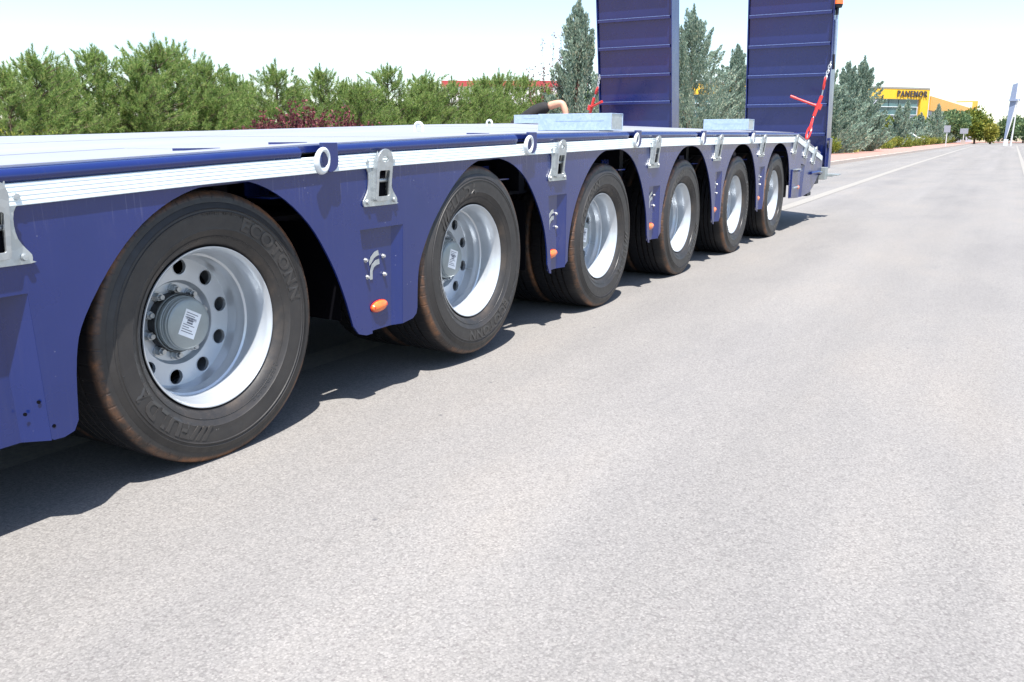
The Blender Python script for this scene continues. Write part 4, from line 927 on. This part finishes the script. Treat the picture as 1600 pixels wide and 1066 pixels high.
# ------------------------------------------------------------------ signs, posts, car
m = MB(); m.tube((0, 0, -.05), (0, 0, 1.55), .045, n=10); o = m.build('small_road_sign', M['pole'], None, 40, 0, (-3.75, 95, .13), label='small pale road sign on a post near the verge edge', category='road sign')
m = MB(); m.box((-.28, -.08, 1.3), (.28, -.05, 1.95)); m.build('sign_face', M['board'], o)
o = empty('square_road_sign', (-3.2, 84.3, .0), label='rectangular grey road sign on a short post', category='road sign')
m = MB(); m.tube((0, 0, 0), (0, 0, 1.3), .04, n=10); m.build('post', M['pole'], o)
m = MB(); m.box((-.36, -.06, 1.18), (.36, -.03, 1.78)); m.build('sign_face', M['board'], o)
m = MB(); m.box((-.2, -.2, 0), (.2, .2, .45)); m.build('concrete_base', M['kerb'], o)
o.location = (-3.75, 128, .13); o.scale = (1.3, 1.3, 1.1)
o = empty('totem_sign', (1.35, 138, 0), label='tall two sided totem sign on a tapering leg', category='sign'); o.scale = (.8, .8, 1)
m = MB(); m.hexa([(-.75, -.2, 0), (-.6, -.3, 0), (-.6, .3, 0), (-.75, .2, 0), (-.55, -.2, 6.0), (.45, -.35, 6.0), (.45, .35, 6.0), (-.55, .2, 6.0)]); m.build('leg', M['totem'], o)
m = MB(); m.hexa([(-.6, -.3, 0), (-.52, -.3, 0), (-.52, .3, 0), (-.6, .3, 0), (.45, -.35, 6.0), (.75, -.35, 6.0), (.75, .35, 6.0), (.45, .35, 6.0)]); m.build('leg', M['pole'], o)
m = MB(); m.hexa([(-.62, -.35, 6.0), (.25, -.5, 6.0), (.25, .5, 6.0), (-.62, .35, 6.0), (-.45, -.35, 7.9), (.3, -.5, 8.1), (.3, .5, 8.1), (-.45, .35, 7.9)]); m.build('sign_box', M['totem'], o)
m = MB(); m.hexa([(.26, -.5, 6.0), (1.0, -.4, 6.2), (1.0, .4, 6.2), (.26, .5, 6.0), (.31, -.5, 8.1), (1.0, -.4, 8.1), (1.0, .4, 8.1), (.31, .5, 8.1)]); m.build('sign_box', M['whitew'], o)
m = MB(); m.box((-.7, -.55, 5.75), (.95, .55, 6.0)); m.build('collar', M['totem'], o)
o = empty('lamp_post', (1.7, 115, 0), None, (0, R(2), 0), label='slim pale lamp post with a cabinet at its foot', category='lamp post')
m = MB(); m.tube((0, 0, 0), (0, 0, 4.9), .11, .05, n=10); m.build('pole', M['pole'], o)
m = MB(); m.box((-.75, -.2, 0), (-.3, .2, .75)); m.build('cabinet', M['pole'], o)
m = MB(); m.tube((0, 0, 4.9), (.02, -.05, 5.05), .05, .09, n=10); m.build('lamp_head', M['pole'], o)
o = empty('flag_pole', (-9.1, 138.5, 0), label='thin flag pole beside the corner of the yellow building', category='pole')
m = MB(); m.tube((0, 0, 0), (0, 0, 7.6), .07, .04, n=8); m.build('pole', M['pole'], o)
m = MB(); m.tube((0, 0, 7.6), (0, 0, 7.72), .08, .02, n=8); m.build('finial', M['pole'], o)
# parked white car
o = empty('parked_car', (-8.0, 99, .0), None, (0, 0, R(8)), label='white car parked before the yellow building entrance', category='car')
m = MB(); prf = [(-2.1, .35), (-2.1, .72), (-1.95, .86), (-1.2, .95), (-.65, 1.38), (.75, 1.42), (1.35, 1.0), (2.0, .9), (2.12, .6), (2.1, .35)]
m.v = [(x, -.85, z) for x, z in prf] + [(x, .85, z) for x, z in prf]; k = len(prf); m.f = [tuple(range(k)), tuple(range(k, 2 * k))[::-1]] + [(i, k + i, k + (i + 1) % k, (i + 1) % k) for i in range(k)]; m.mi = [0] * len(m.f)
m.build('body', M['carw'], o, None, .05)
for s_ in (-.862, .852):
    m = MB(); m.plate_x([[(-1.0, .98), (-.6, 1.32), (.7, 1.35), (1.15, 1.0)]], 0, .01); m.v = [(y, s_ + x, z) for x, y, z in m.v]; m.build('side_window', M['glass'], o)
    for xx in (-1.35, 1.35):
        m = MB(); m.tube((xx, s_ - .02, .31), (xx, s_ + .05, .31), .31, n=20); m.build('wheel', M['black'], o)
